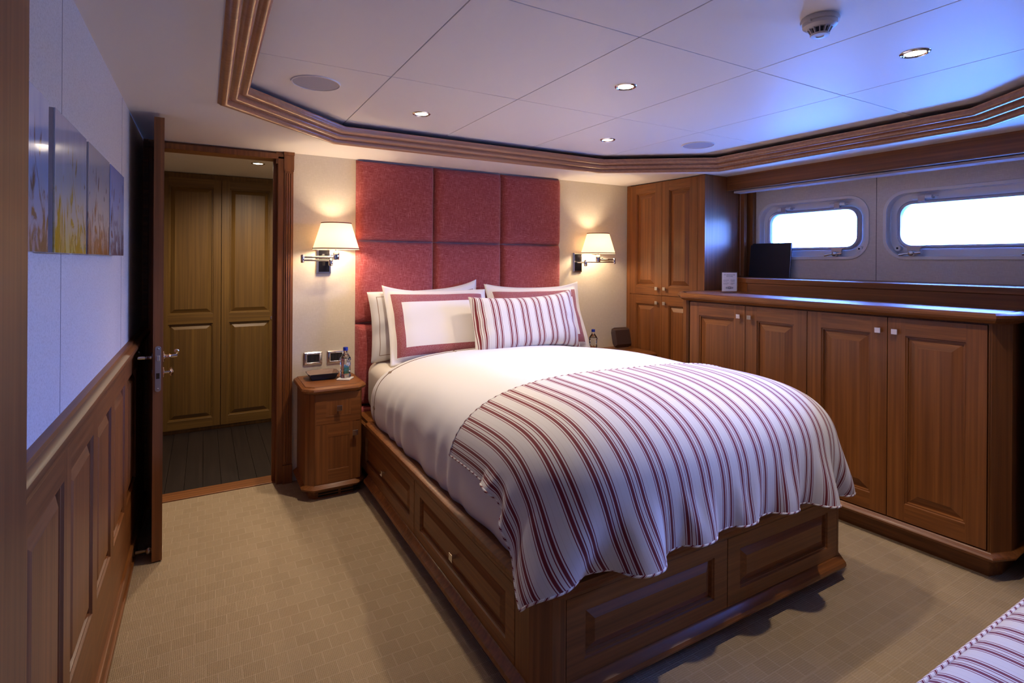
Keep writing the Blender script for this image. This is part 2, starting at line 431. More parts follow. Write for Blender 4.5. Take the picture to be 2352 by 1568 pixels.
# wainscot panelling (one run of framed panels)
run = MB()
yedges = [3.60, 3.20, 2.78, 2.40, 2.045, 1.66, 1.28, .9, .5, .1, -.3, -.7]
for a, b in zip(yedges[:-1], yedges[1:]):
    Fp = frame((XL+.016, a, .10), (0, -1, 0), (0, 0, 1), (1, 0, 0))
    panel_mb(Fp, a-b, .85, t=.016, mb=run, frs=(.038, .038, .24, .075), field=.03)
struct('wall_left.002', run, [WZ, WY], recalc=False)
cr = MB(); cr.sweep([(XL, YW), (XL, -.9)], [(0, .945), (.018, .945), (.022, .955), (.022, .97), (.034, .978), (.040, .99), (.038, 1.003), (.028, 1.010), (.020, 1.012), (.018, 1.022), (0, 1.024)][::-1])
cr.v = [(2*XL-x if False else x, y, z) for x, y, z in cr.v]
# path runs toward -y; right side of travel is -x, so mirror
cr.v = [(XL + (XL-x), y, z) for x, y, z in cr.v]
struct('trim_5', cr, WY, smooth=40)
bb = MB(); bb.box(XL, XL+.022, -.9, YW, 0, .085); bb.box(XL+.0, XL+.030, -.9, YW, .0, .02); bb.box(XL, XL+.028, -.9, YW, .080, .098)
struct('baseboard_left', bb, WY, bev=.004)
# wooden post in the left foreground
po = MB(); po.box(XL-.1, -.252, .70, 1.165, 0, H)
struct('trim_6', po, WZ, bev=.003)
# back of the room (behind the camera) and starboard side
struct('wall_back', MB().box(-.45, 4.0, -1.0, -.88, 0, 2.25), LINEN)
# ---- ceiling: low soffit with octagonal tray, panelled upper field
oct_ = [(.045, 2.63), (.63, 3.175), (2.56, 3.165), (3.27, 2.64), (3.30, 1.09), (2.88, .55), (2.3, -.3), (1.0, -.3), (.045, .55)]
def ring_between(outer, inner, z, mb):
    n = len(inner); vs = [(x, y, z) for x, y in outer] + [(x, y, z) for x, y in inner]
    mb.add(vs, [(i, (i+1) % n, n+(i+1) % n, n+i) for i in range(n)])
sf = MB(); 
# insert rectangle corners
out12 = [(-.45, 2.63), (-.45, YW+.02), (.63, YW+.02), (2.56, YW+.02), (4.0, YW+.02), (4.0, 2.64), (4.0, 1.09), (4.0, -.9), (2.88, -.9), (2.3, -.9), (1.0, -.9), (-.45, -.9), (-.45, .55)]
in12 = [oct_[0], ((.045+.63)/2, (2.63+3.175)/2), oct_[1], oct_[2], ((2.56+3.27)/2, (3.165+2.64)/2), oct_[3], oct_[4], (3.09, .82), oct_[5], oct_[6], oct_[7], ((1.0+.045)/2, .125), oct_[8]]
ring_between(out12, in12, H, sf)
o = struct('ceiling', sf, CEIL, recalc=False)
cp = MB()
xs = [-.35, .045+.01, .68, 1.297, 1.922, 2.553, 3.09, 3.6]; ys = [.0, .56, 1.383, 2.213, 3.12, 3.4]
xs = [-.2, .68, 1.297, 1.922, 2.553, 3.09, 3.7]; ys = [-1.0, -.27, .56, 1.383, 2.213, 3.04, 3.5]
for i in range(len(xs)-1):
    for j in range(len(ys)-1):
        cp.box(xs[i]+.0018, xs[i+1]-.0018, ys[j]+.0018, ys[j+1]-.0018, HU, HU+.02)
struct('ceiling.001', cp, CEIL, bev=.0015)
struct('ceiling.002', MB().box(-.45, 4.0, -1.0, YW+.12, HU+.035, HU+.06), DARK)
# reeded wooden moulding stepping up round the tray
rd = MB()
octr = oct_[::-1]        # travel so that the right side points inwards
def reed(o0, z0, o1, z1, bulge, n=7):
    pts = []
    L = math.hypot(o1-o0, z1-z0); nx, nz = (z1-z0)/L, -(o1-o0)/L
    for k in range(n+1):
        t = k/n; b = math.sin(PI*t)**.5*bulge
        pts.append((o0+(o1-o0)*t+nx*b, z0+(z1-z0)*t+nz*b))
    return pts
pr = [(0.0, H-.004)]
oo, zz = .0, H-.004
for k in range(3):
    pr += reed(oo+.003, zz, oo+.038, zz+.019, .019, 10); oo += .040; zz += .0245
pr += [(oo+.002, zz+.002), (0.0, zz+.004)]
# orientation test: right side of travel must be towards the middle
p0, p1 = Vector(octr[0]), Vector(octr[1]); d_ = (p1-p0).normalized(); nrm = Vector((d_.y, -d_.x)); mid = Vector((1.65, 1.85))
if (mid-p0).dot(nrm) < 0: octr = oct_
rd.sweep(octr, pr, closed=True)
struct('trim_7', rd, WM, smooth=50)
up_ = MB(); up_.sweep(octr, [(0, H+.05), (0, HU+.03), (-.02, HU+.03), (-.02, H+.05)], closed=True)
struct('trim_8', up_, DARK)
# ---- hall beyond the door
struct('wall_hall_left', MB().box(HX0-.1, HX0, YW+.12, HY1, 0, 2.3), LINEN)
struct('wall_hall_right', MB().box(HX1, HX1+.1, YW+.12, HY1, 0, 2.3), LINEN)
struct('ceiling.003', MB().box(HX0-.1, HX1+.1, YW+.12, HY1+.1, 2.10, 2.13), CEIL)
struct('wall_hall_back', MB().box(HX0-.1, HX1+.1, HY1, HY1+.1, 0, 2.3), LINEN)

def cab_door(name, F, w, h, parent, kn=None, frs=None, mats=None, kmat=None, **k):
    d = obj(name, panel_mb(F, w, h, frs=frs, **k), mats or [WZ, WY], parent, recalc=False)
    if kn: knob(F, kn[0], kn[1], d, kmat)
    return d
# hall closet
hc = thing('hall_closet', (.12, 5.3, 0), 'wooden double-door closet across the hall, seen through the open doorway', 'closet')
m = MB(); m.box(-1.1, 1.35, 5.055, HY1-.02, 0, 2.095); obj('carcass', m, WH, hc)
for k, x0 in enumerate((-.735, -.305, .1225, .5525)):
    w_ = .4225
    F = frame((x0+.002, 5.033, .035), (1, 0, 0), (0, 0, 1), (0, -1, 0))
    dmb = MB(); hh = 2.02
    # two raised panels in one door leaf
    panel_mb(F, w_, .885, mb=dmb, frs=(.055, .055, .07, .04), field=.03)
    F2 = frame((x0+.002, 5.033, .92), (1, 0, 0), (0, 0, 1), (0, -1, 0))
    panel_mb(F2, w_, hh-.885, mb=dmb, frs=(.055, .055, .035, .065), field=.03)
    d = obj('door', dmb, [WH, WHX], hc, recalc=False)
    if k == 2:
        hm = MB(); hm.lathe((x0+w_-.035, 5.028, .90), [(.001, 0), (.016, .001), (.017, .004), (.012, .006)], 16, 'y'); hm.v = [(x, 2*5.028-y+.004, z) for x, y, z in hm.v]
        hm.tube([(x0+w_-.035, 5.02, .86), (x0+w_-.035, 5.0, .865), (x0+w_-.035, 4.995, .9), (x0+w_-.035, 5.0, .935), (x0+w_-.035, 5.02, .94)], .006)
        obj('handle', hm, CHROME, d, smooth=50)

# ================================================================== DOWNLIGHTS / SPEAKERS / SMOKE DETECTOR
def downlight(x, y, z, label, energy, group='recessed ceiling downlights', ang=100):
    t = thing('ceiling_downlight', (x, y, z), label, 'light', group)
    m = MB(); m.lathe((x, y, z), [(.036, .004), (.036, -.001), (.040, -.005), (.045, -.004), (.048, .0)], 36); obj('trim_ring', m, CHROME, t, smooth=50)
    m = MB(); m.lathe((x, y, z), [(.0001, -.002), (.024, -.0022), (.0358, .0005), (.0358, .004)], 32); obj('lens', m, BULB, t, smooth=60)
    L = bpy.data.lights.new('lamp', 'SPOT'); L.energy = energy*LAMP; L.spot_size = math.radians(ang); L.spot_blend = .9; L.shadow_soft_size = .03
    L.color = (1, .84, .66)
    lo = bpy.data.objects.new('lamp', L); COL.objects.link(lo); lo.parent = t; lo.location = (0, 0, -.012)
    return t
downlight(.99, 2.69, HU, 'round recessed chrome downlight nearest the headboard left side, above the left sconce', 27, ang=125)
downlight(1.611, 1.803, HU, 'round recessed chrome downlight in the middle of the panelled ceiling', 24)
downlight(2.216, 2.644, HU, 'small far chrome downlight above the right pillows, near the far moulding', 27, ang=125)
downlight(2.263, .97, HU, 'large bright chrome downlight near the smoke detector on the blue-lit ceiling', 24)
downlight(.335, 4.30, 2.10, 'chrome downlight in the dim hall ceiling beyond the doorway', 36, None, 165)
def speaker(x, y, label):
    t = thing('ceiling_speaker', (x, y, HU), label, 'speaker', 'round flush ceiling speakers')
    m = MB(); m.lathe((x, y, HU), [(.0001, -.0025), (.095, -.003), (.0965, -.0005), (.0001, 0)], 48)
    n_m, nt, b = newmat('speaker_grille'); b.inputs['Base Color'].default_value = lin((176, 170, 176)); b.inputs['Roughness'].default_value = .6
    tcn = node(nt, 'ShaderNodeTexCoord'); vo = node(nt, 'ShaderNodeTexVoronoi'); vo.inputs['Scale'].default_value = 400; nt.links.new(tcn.outputs['Object'], vo.inputs[0]); bump(nt, b, vo.outputs[0], .0006)
    obj('grille', m, n_m, t, smooth=40)
    m = MB(); m.lathe((x, y, HU), [(.097, -.0005), (.0975, -.005), (.102, -.005), (.103, 0)], 48); obj('rim', m, CEIL, t, smooth=40)
speaker(.42, 2.46, 'large round white ceiling speaker on the left beside the moulding corner')
speaker(2.82, 2.45, 'far round ceiling speaker near the tall cupboard, tinted blue')
# smoke detector
sx_, sy_ = 1.685, .985
sd = thing('smoke_detector', (sx_, sy_, HU), 'off-white ceiling smoke detector with slotted sides near the top edge', 'smoke detector')
m = MB(); m.lathe((sx_, sy_, HU), [(.0001, 0), (.053, 0), (.056, -.006), (.054, -.015), (.0001, -.015)], 48); obj('base', m, PLASTW, sd, smooth=40)
m = MB(); m.lathe((sx_, sy_, HU), [(.0001, -.0155), (.050, -.0155), (.049, -.026), (.043, -.031), (.034, -.034), (.0001, -.034)], 48); obj('body', m, PLASTW, sd, smooth=40)
m = MB(); m.lathe((sx_, sy_, HU), [(.0001, -.034), (.026, -.034), (.020, -.050), (.0001, -.050)], 32); obj('chamber', m, BLACKPL, sd, smooth=40)
m = MB()
for k in range(12):
    a = 2*PI*k/12; c, s_ = math.cos(a), math.sin(a)
    F = frame((sx_, sy_, HU), (c, s_, 0), (-s_, c, 0), (0, 0, 1))
    m.add([F(.024, -.0018, -.033), F(.036, -.0018, -.033), F(.026, -.0018, -.051), F(.020, -.0018, -.051), F(.024, .0018, -.033), F(.036, .0018, -.033), F(.026, .0018, -.051), F(.020, .0018, -.051)],
          [(0, 1, 2, 3), (7, 6, 5, 4), (0, 4, 5, 1), (1, 5, 6, 2), (2, 6, 7, 3), (3, 7, 4, 0)])
m.lathe((sx_, sy_, HU), [(.0001, -.050), (.027, -.050), (.028, -.053), (.026, -.056), (.012, -.057), (.011, -.055), (.0001, -.055)], 36)
obj('cage', m, PLASTW, sd, smooth=40)
m = MB(); m.box(sx_-.058, sx_-.048, sy_-.004, sy_+.004, HU-.022, HU-.014); obj('test_tab', m, PLASTW, sd, bev=.001)

# ================================================================== HEADBOARD
hbx = [.875, 1.426, 1.974, 2.528]; hbz = [.20, .43, .98, 1.532, 2.071]
hb = thing('headboard', (1.70, YW-.02, .2), 'tall padded headboard of square red slub-linen panels behind the bed', 'headboard')
for i in range(3):
    for j in range(4):
        x0, x1, z0, z1 = hbx[i], hbx[i+1], hbz[j], hbz[j+1]
        N = 26; u = np.linspace(-1, 1, N); u = np.sign(u)*np.abs(u)**.6
        U, V = np.meshgrid(u, u, indexing='ij')
        T = .050*((1-np.abs(U)**14)*(1-np.abs(V)**14))**.5 + .006*(1-U**2)*(1-V**2)
        P = np.stack([(x0+x1)/2+U*((x1-x0)/2-.001), YW-.002-T, (z0+z1)/2+V*((z1-z0)/2-.001)], -1)
        m = MB(); m.grid(P); o = obj('padded_panel', m, RED, hb, smooth=180)

# ================================================================== BED BASE
BX0, BX1, BY = .867, 2.500, 1.335   # outer faces
bed = thing('platform_bed', (1.68, 2.3, 0), 'wooden platform bed frame with panelled drawers and a moulded rail', 'bed')
ch = .055
poly = [(BX0, YW-.06), (BX0, BY+ch), (BX0+ch*.9, BY), (BX1-ch*.9, BY), (BX1, BY+ch), (BX1, YW-.06)]
ins = lambda pts, d: [(x+(d if x < 1.7 else -d), y+(d if y < 2 else 0)) for x, y in pts]
m = MB(); m.prism(ins(poly, .022), .07, .395); obj('carcass', m, WZ, bed)
m = MB(); m.prism(ins(poly, .05), 0, .075); obj('plinth', m, WX, bed)
# base ledge moulding and top cap, swept round the three free sides
path = [(BX0, 3.236)] + poly[1:-1] + [(BX1, 3.236)]
m = MB(); m.sweep(path, [(-.03, .052), (.012, .052), (.024, .058), (.029, .070), (.026, .082), (.012, .090), (.006, .100), (0, .104), (-.03, .104)]); 
obj('base_moulding', m, WX, bed, smooth=35)
m = MB(); m.sweep(path, [(-.09, .372), (.0, .372), (.004, .384), (.014, .392), (.020, .402), (.018, .414), (.006, .422), (-.010, .424), (-.020, .418), (-.09, .418)])
obj('top_rail', m, WX, bed, smooth=35)
# side & foot face frame posts
Fs = frame((BX0, YW-.06, .104), (0, -1, 0), (0, 0, 1), (-1, 0, 0))
m = MB(); m.fbox(Fs, 0, .195, 0, .27, -.022, 0); obj('side_filler', m, WZ, bed, bev=.001)
m = MB(); m.fbox(Fs, 1.149, 1.165, 0, .27, -.022, 0); obj('divider', m, WZ, bed)
for P6 in ([(BX0, BY+ch+.085), (BX0, BY+ch), (BX0+ch*.9, BY), (BX0+.10, BY), (BX0+.10, BY+.022), (BX0+.022, BY+ch+.085)],
           [(BX1, BY+ch+.085), (BX1, BY+ch), (BX1-ch*.9, BY), (BX1-.062, BY), (BX1-.062, BY+.022), (BX1-.022, BY+ch+.085)]):
    m = MB(); m.prism(P6, .104, .374); obj('corner_post', m, WZ, bed, bev=.001)
# left drawers
z0, z1 = .106, .362
for (ya, yb, ky) in ((3.37, 2.425, None), (2.405, BY+ch+.088, None)):
    F = frame((BX0, ya, z0), (0, -1, 0), (0, 0, 1), (-1, 0, 0)); w_ = ya-yb
    d = obj('drawer', panel_mb(F, w_, z1-z0, frs=(.06, .06, .05, .05), field=.028), [WY, WY], bed, recalc=False)
    knob(F, w_*.5, (z1-z0)/2+.0, d, s=.015)
m = MB(); m.box(BX0+.001, BX0+.02, BY+ch, 3.37, .362, .374); m.box(BX0+.10, BX1-.06, BY+.001, BY+.02, .362, .374); obj('face_rail', m, WX, bed)
for (xa, xb) in ((BX0+.102, 1.708), (1.712, BX1-.064)):
    F = frame((xa, BY, z0), (1, 0, 0), (0, 0, 1), (0, -1, 0)); w_ = xb-xa
    obj('drawer', panel_mb(F, w_, z1-z0, frs=(.07, .07, .05, .05), field=.028), [WX, WX], bed, recalc=False)

# ================================================================== MATTRESS, DUVET
XC, ZB = 1.703, .415
def ztop(y, x=None):
    # crown of the bedding along the bed
    t = np.clip((3.30-y)/1.0, 0, 1)
    return .822 + .078*(t*t*(3-2*t))
YF, LF, HWD = 1.262, .60, .826
PA_, PB_, ZM_ = 5.0, 3.0, .53      # plan exponent, vertical exponent, height of the widest level
def body_F(p, grow=0.0):
    """implicit duvet-covered bed: <1 inside"""
    x, y, z = p[:, 0], p[:, 1], p[:, 2]
    t = np.abs(x-XC)/(HWD+grow)
    s_ = np.clip((YF+LF-y)/(LF+grow), 0, None)
    up_w = np.clip((z-ZM_), 0, None)/(ztop(y)-ZM_+grow); dn = np.clip((ZM_-z), 0, None)/.26
    rho = (t**PA_ + s_**PA_)**(PB_/PA_)
    return rho + up_w**PB_ + dn**PB_
nrng = np.random.RandomState(3)
def smooth_noise(u, v, seed, fr):
    rs = np.random.RandomState(seed); out = np.zeros_like(u)
    for k in range(9):
        a, b, ph = rs.uniform(-1, 1)*fr, rs.uniform(-1, 1)*fr, rs.uniform(0, 6.28)
        out += np.sin(a*u+b*v+ph)
    return out/9
# mattress with fitted sheet
def rounded_block(x0, x1, y0, y1, z0, z1, r, name, mat, parent=None, seg=5):
    m = MB(); m.box(x0, x1, y0, y1, z0, z1); o = obj(name, m, mat, parent)
    md = o.modifiers.new('bevel', 'BEVEL'); md.width = r; md.segments = seg
    for p in o.data.polygons: p.use_smooth = True
    return o
mt = rounded_block(.935, 2.435, 1.47, YW-.065, .42, .735, .07, 'mattress', CREAM)
tag(mt, 'mattress under a white fitted sheet, showing at the head left of the duvet', 'mattress')
# duvet: superellipse sections
def duvet_mesh():
    y_h = 3.24; Na = 141
    ys = list(np.linspace(y_h, YF+LF, 60)) + [YF+LF-LF*math.sin(PI/2*k/50)**.7 for k in range(1, 50)] + [YF+.0008]
    rows = []
    q = np.linspace(-1.30, 1.30, Na)          # |q|<1: crown, beyond: tucked under the widest level
    for y in ys:
        s_ = max(0, (YF+LF-y)/LF); tm = max(1e-5, 1-s_**PA_)**(1/PA_)
        zt = ztop(np.array([y]))[0]
        sq = np.sign(q)*np.minimum(np.abs(q), 1)
        th = np.abs(sq)*PI/2; t = np.sin(th)**(2/PB_)*tm
        rho = (t**PA_ + s_**PA_)**(PB_/PA_)
        Z = ZM_+(zt-ZM_)*np.clip(1-rho, 0, 1)**(1/PB_)
        low = np.clip(np.abs(q)-1, 0, None)/.30
        zz = .115*low; Z = Z - zz
        X = XC+np.sign(q)*t*HWD*np.where(low > 0, np.clip(1-(zz/.26)**PB_, 0, 1)**(1/PB_), 1)
        rows.append(np.stack([X, np.full(Na, y), Z], -1))
    R_ = np.array(rows)
    # foot curtain: continue the last row down
    last = R_[-1].copy(); ext = []
    for k in range(1, 8):
        r_ = last.copy(); r_[:, 2] = np.where(last[:, 2] > .42, last[:, 2]-(last[:, 2]-.42)*k/7, last[:, 2]); r_[:, 1] = last[:, 1]+.0016*k; ext.append(r_)
    out_ = np.concatenate([R_, np.array(ext)], 0)
    lowz = .415 + .045*np.clip((YF+.16-out_[..., 1])/.08, 0, 1); out_[..., 2] = np.maximum(out_[..., 2], lowz)
    return out_
P = duvet_mesh()
# soft creases: long ripples down the left flank and faint waves on top
a_, b_ = np.meshgrid(np.linspace(0, 1, P.shape[0]), np.linspace(-1, 1, P.shape[1]), indexing='ij')
side = np.clip((.78-P[..., 2])/.3, 0, 1)*np.clip((P[..., 1]-YF-.1)/.3, 0, 1)
rip = .006*np.sin(P[..., 1]*34+2*np.sin(P[..., 1]*9)+P[..., 2]*6)*side + .006*smooth_noise(P[..., 1], P[..., 2], 5, 40)*side
P[..., 0] += np.sign(P[..., 0]-XC)*rip*np.clip((np.abs(P[..., 0]-XC)-.5)/.2, 0, 1)
P[..., 2] += .004*smooth_noise(P[..., 0], P[..., 1], 8, 14)
# head hem tucked down to the sheet
hem = np.clip(1-(3.24-P[..., 1])/.05, 0, 1)
P[..., 2] -= hem**2*.03*np.clip((P[..., 2]-.5)/.2, 0, 1)
m = MB(); m.grid(P)
du = obj('duvet', m, COTTON, None, smooth=180, solid=.012, recalc=True)
tag(du, 'plump white duvet covering the bed from the pillows to the foot', 'duvet')
# embroidered line across the duvet head end (part of the duvet)
def interp_surface(yline, off=.002):
    i = int(np.argmin(np.abs(P[:, 60, 1]-yline))); return [tuple(P[i, k]+np.array([np.sign(P[i, k, 0]-XC)*off*min(1, abs(P[i, k, 0]-XC)/HWD)**6, 0, off*(1-min(1, abs(P[i, k, 0]-XC)/HWD)**8)])) for k in range(2, P.shape[1]-2)]
ln = interp_surface(3.14)
m = MB(); m.tube(ln, .0018, 6)
for idx in (14, 34, 60, 86, 106):
    c = Vector(ln[idx])
    for dx, dz in ((0, .012), (0, -.012), (.010, 0), (-.010, 0), (0, 0)):
        # small looped knot motif lying in the cloth
        d = (Vector(ln[idx+1])-c).normalized(); nrm = Vector((0, 1, 0)); q = c + d*dx + nrm*dz
        m.tube([q + d*.006*math.cos(a)+nrm*.006*math.sin(a) for a in np.linspace(0, 2*PI, 10)[:-1]], .0012, 5, closed=True)
obj('embroidered_line', m, STITCH, du, smooth=180)

# ================================================================== STRIPED THROW (cloth relaxed over the duvet and bed rail)
def drape(nx, ny, sp, X0, yhead, YFt, cut=(.25, .21), push=3.5, steps=190, sub=12):
    x = X0 + np.arange(nx)*sp; u = np.arange(ny)/(ny-1)
    P = np.zeros((nx, ny, 3)); L = np.zeros(nx)
    for i in range(nx):
        t = i/(nx-1); yh = yhead[0]+(yhead[1]-yhead[0])*t-.07*math.sin(PI*t)**.7; YE = YFt + cut[0]*math.exp(-(i*sp/.26)**2) + cut[1]*math.exp(-((nx-1-i)*sp/.24)**2)
        P[i, :, 0] = x[i]; P[i, :, 1] = yh+(YE-yh)*u; P[i, :, 2] = .97
    R = P.copy()
    cons = []
    idx = np.arange(nx*ny).reshape(nx, ny)
    def addc(a, b, k):
        a = a.ravel(); b = b.ravel(); r = R.reshape(-1, 3); cons.append((a, b, np.linalg.norm(r[a]-r[b], axis=1), k))
    for s0 in (0, 1):
        addc(idx[s0:-1:2][:idx[s0+1::2].shape[0]], idx[s0+1::2], 1.0)
        addc(idx[:, s0:-1:2][:, :idx[:, s0+1::2].shape[1]], idx[:, s0+1::2], 1.0)
        a = idx[s0:-1:2]; b = idx[s0+1::2]; n = min(a.shape[0], b.shape[0]); a, b = a[:n], b[:n]
        addc(a[:, :-1], b[:, 1:], .25); addc(a[:, 1:], b[:, :-1], .25)
    for st_, kk in ((2, .35), (5, .15)):
        for s0 in range(st_):
            for h_ in (0, st_):
                ii = np.arange(s0+h_, nx-st_, 2*st_); addc(idx[ii], idx[ii+st_], -kk)
                ii = np.arange(s0+h_, ny-st_, 2*st_); addc(idx[:, ii], idx[:, ii+st_], -kk)
    p = P.reshape(-1, 3).copy(); v = np.zeros_like(p)
    rs = np.random.RandomState(11); p[:, 2] += rs.uniform(-.002, .002, len(p))
    dt = 1/60.; th = .013
    ci, cj = np.meshgrid(np.arange(nx)*sp, (ny-1-np.arange(ny))*.02, indexing='ij')
    wind = np.zeros_like(p); wind[:, 0] = (-push*np.exp(-((ci/.22)**2+(cj/.30)**2))).ravel()   # the near corner swings outwards
    wind[:, 1] = .4*wind[:, 0]
    wind[:, 0] += (2.0*np.exp(-((((nx-1)*sp-ci)/.22)**2+(cj/.30)**2))).ravel()
    def collide(q, prev):
        F = body_F(q, th); ins_ = F < 1
        if ins_.any():
            qi = q[ins_]; e_ = 1e-4; g = np.zeros_like(qi); f0 = body_F(qi, th)
            for k in range(3):
                d = qi.copy(); d[:, k] += e_; g[:, k] = (body_F(d, th)-f0)/e_
            gn = np.linalg.norm(g, axis=1)+1e-6
            step = (1-f0)/gn; step = np.clip(step, 0, .03)
            nrm = g/gn[:, None]; qi2 = qi+nrm*step[:, None]
            # friction
            dlt = qi2-prev[ins_]; tn = dlt-nrm*np.sum(dlt*nrm, 1)[:, None]
            q[ins_] = qi2-tn*.55
        # bed base box
        bx0, bx1, by = BX0-.027, BX1+.027, BY-.027
        inb = (q[:, 0] > bx0) & (q[:, 0] < bx1) & (q[:, 1] > by) & (q[:, 2] < .432)
        if inb.any():
            qb = q[inb]; dd = np.stack([qb[:, 0]-bx0, bx1-qb[:, 0], qb[:, 1]-by, .432-qb[:, 2]], 1); k = dd.argmin(1)
            qb[k == 0, 0] = bx0; qb[k == 1, 0] = bx1; qb[k == 2, 1] = by; qb[k == 3, 2] = .432
            q[inb] = qb - (qb-prev[inb])*.3
        return q
    for st in range(steps):
        v[:, 2] -= 9.8*dt; v *= .97; v += wind*dt
        prev = p.copy(); q = p+v*dt
        for it in range(sub):
            for a, b, r, k in cons:
                d = q[a]-q[b]; ln_ = np.linalg.norm(d, axis=1)+1e-9
                if k < 0: dl = np.minimum(ln_-r*.985, 0); k = -k      # resists folding only
                else: dl = ln_-r
                c = d*(dl/ln_*.5*k)[:, None]; q[a] -= c; q[b] += c
            q = collide(q, prev)
        v = (q-prev)/dt; sp_ = np.linalg.norm(v, axis=1); lim = np.minimum(1, 1.2/(sp_+1e-9)); v *= lim[:, None]
        p = prev+v*dt
    return p.reshape(nx, ny, 3)
NX, NY, SP = 86, 50, .0225
Q = drape(NX, NY, SP, XC-.953, (2.02, 1.86), .988)
UV = np.zeros((NX, NY, 2)); UV[..., 0] = (np.arange(NX)*SP)[:, None]; UV[..., 1] = (np.arange(NY)*.02)[None, :]
m = MB(); m.grid(Q, UV=UV)
th_ = obj('bed_throw', m, TICK, None, smooth=180, recalc=True)
md = th_.modifiers.new('sub', 'SUBSURF'); md.levels = 2; md.render_levels = 2
md = th_.modifiers.new('solid', 'SOLIDIFY'); md.thickness = .005; md.offset = 0
tag(th_, 'red and white striped throw draped over the foot of the bed', 'blanket')
edge = [Q[i, 0] for i in range(NX)] + [Q[NX-1, j] for j in range(1, NY)] + [Q[i, NY-1] for i in range(NX-2, -1, -1)] + [Q[0, j] for j in range(NY-2, 0, -1)]
edge = [tuple(p) for p in edge]
e2 = []
for i in range(len(edge)):
    a, b, c, d = [np.array(edge[(i+k) % len(edge)]) for k in (-1, 0, 1, 2)]
    e2.append(b); e2.append((-a+9*b+9*c-d)/16)
m = MB(); m.tube(e2, .0045, 8, closed=True)
obj('piping', m, PIPE, th_, smooth=180)

# ================================================================== PILLOWS
def pillow(name, W_, H_, T, C0, mat, label, cat='pillow', group=None, tilt=12, yaw=0, roll=0, flange=0.0, pinch=.05, seed=1, N=44, UVm=False, corner=(0, 0, 0, 0)):
    """C0 = centre of the bottom edge; stands up, leaning back by tilt degrees. u along x, v up, thickness along -y/+y"""
    g = np.linspace(-1, 1, N); U, V = np.meshgrid(g, g, indexing='ij')
    fi = 1-flange
    Ui, Vi = np.clip(U/fi, -1, 1), np.clip(V/fi, -1, 1)
    X = W_/2*U*(1-pinch*(1-V**2)*np.abs(U)**2); Z = H_/2*V*(1-pinch*1.3*(1-U**2)*np.abs(V)**2)
    # lifted corners
    for (cu, cv), h in zip(((-1, 1), (1, 1), (1, -1), (-1, -1)), corner):
        wgt = np.clip((U*cu+1)/2, 0, 1)**6*np.clip((V*cv+1)/2, 0, 1)**6; Z += h*wgt*cv
    th = T/2*((1-Ui**4)*(1-Vi**4))**.5*(1+.12*smooth_noise(U, V, seed, 4))
    rs = smooth_noise(U, V, seed+5, 7)
    edge_w = np.clip(np.maximum(np.abs(U), np.abs(V))-.6, 0, 1)
    crease = .012*edge_w*np.sin(9*np.arctan2(V, U)+seed+3*U)*(th > 1e-4)
    warp = (.010*smooth_noise(U, V, seed+9, 5)) * (1 if flange == 0 else 2.6) * edge_w*2
    a, b, c = math.radians(tilt), math.radians(yaw), math.radians(roll)
    Rm = np.array(Matrix.Rotation(b, 3, 'Z') @ Matrix.Rotation(-a, 3, 'X') @ Matrix.Rotation(c, 3, 'Y'))
    m = MB()
    for sgn in (-1, 1):
        Y = sgn*(th+.0025) + warp + (crease*sgn if True else 0)
        L = np.stack([X, Y, Z+H_/2], -1) @ Rm.T + np.array(C0)
        uvv = np.stack([(X+W_/2) if UVm else (U+1)/2, (Z+H_/2) if UVm else (V+1)/2], -1)
        m.grid(L, UV=uvv, flip=(sgn == 1))
    o_ = len(m.v); n2 = N*N
    rim = [i*N for i in range(N)] + [(N-1)*N+j for j in range(1, N)] + [i*N+N-1 for i in range(N-2, -1, -1)] + [j for j in range(N-2, 0, -1)]
    for k in range(len(rim)):
        a1, b1 = rim[k], rim[(k+1) % len(rim)]; m.f.append([a1, b1, b1+n2, a1+n2]); m.m.append(0)
        A0 = m.uv[0]
        ua = ((a1//N)/(N-1), (a1 % N)/(N-1)); ub = ((b1//N)/(N-1), (b1 % N)/(N-1))
        if UVm: ua = (ua[0]*W_, ua[1]*H_); ub = (ub[0]*W_, ub[1]*H_)
        m.uv[len(m.f)-1] = [ua, ub, ub, ua]
    o = obj(name, m, mat, None, smooth=180, recalc=True)
    tag(o, label, cat, group)
    return o
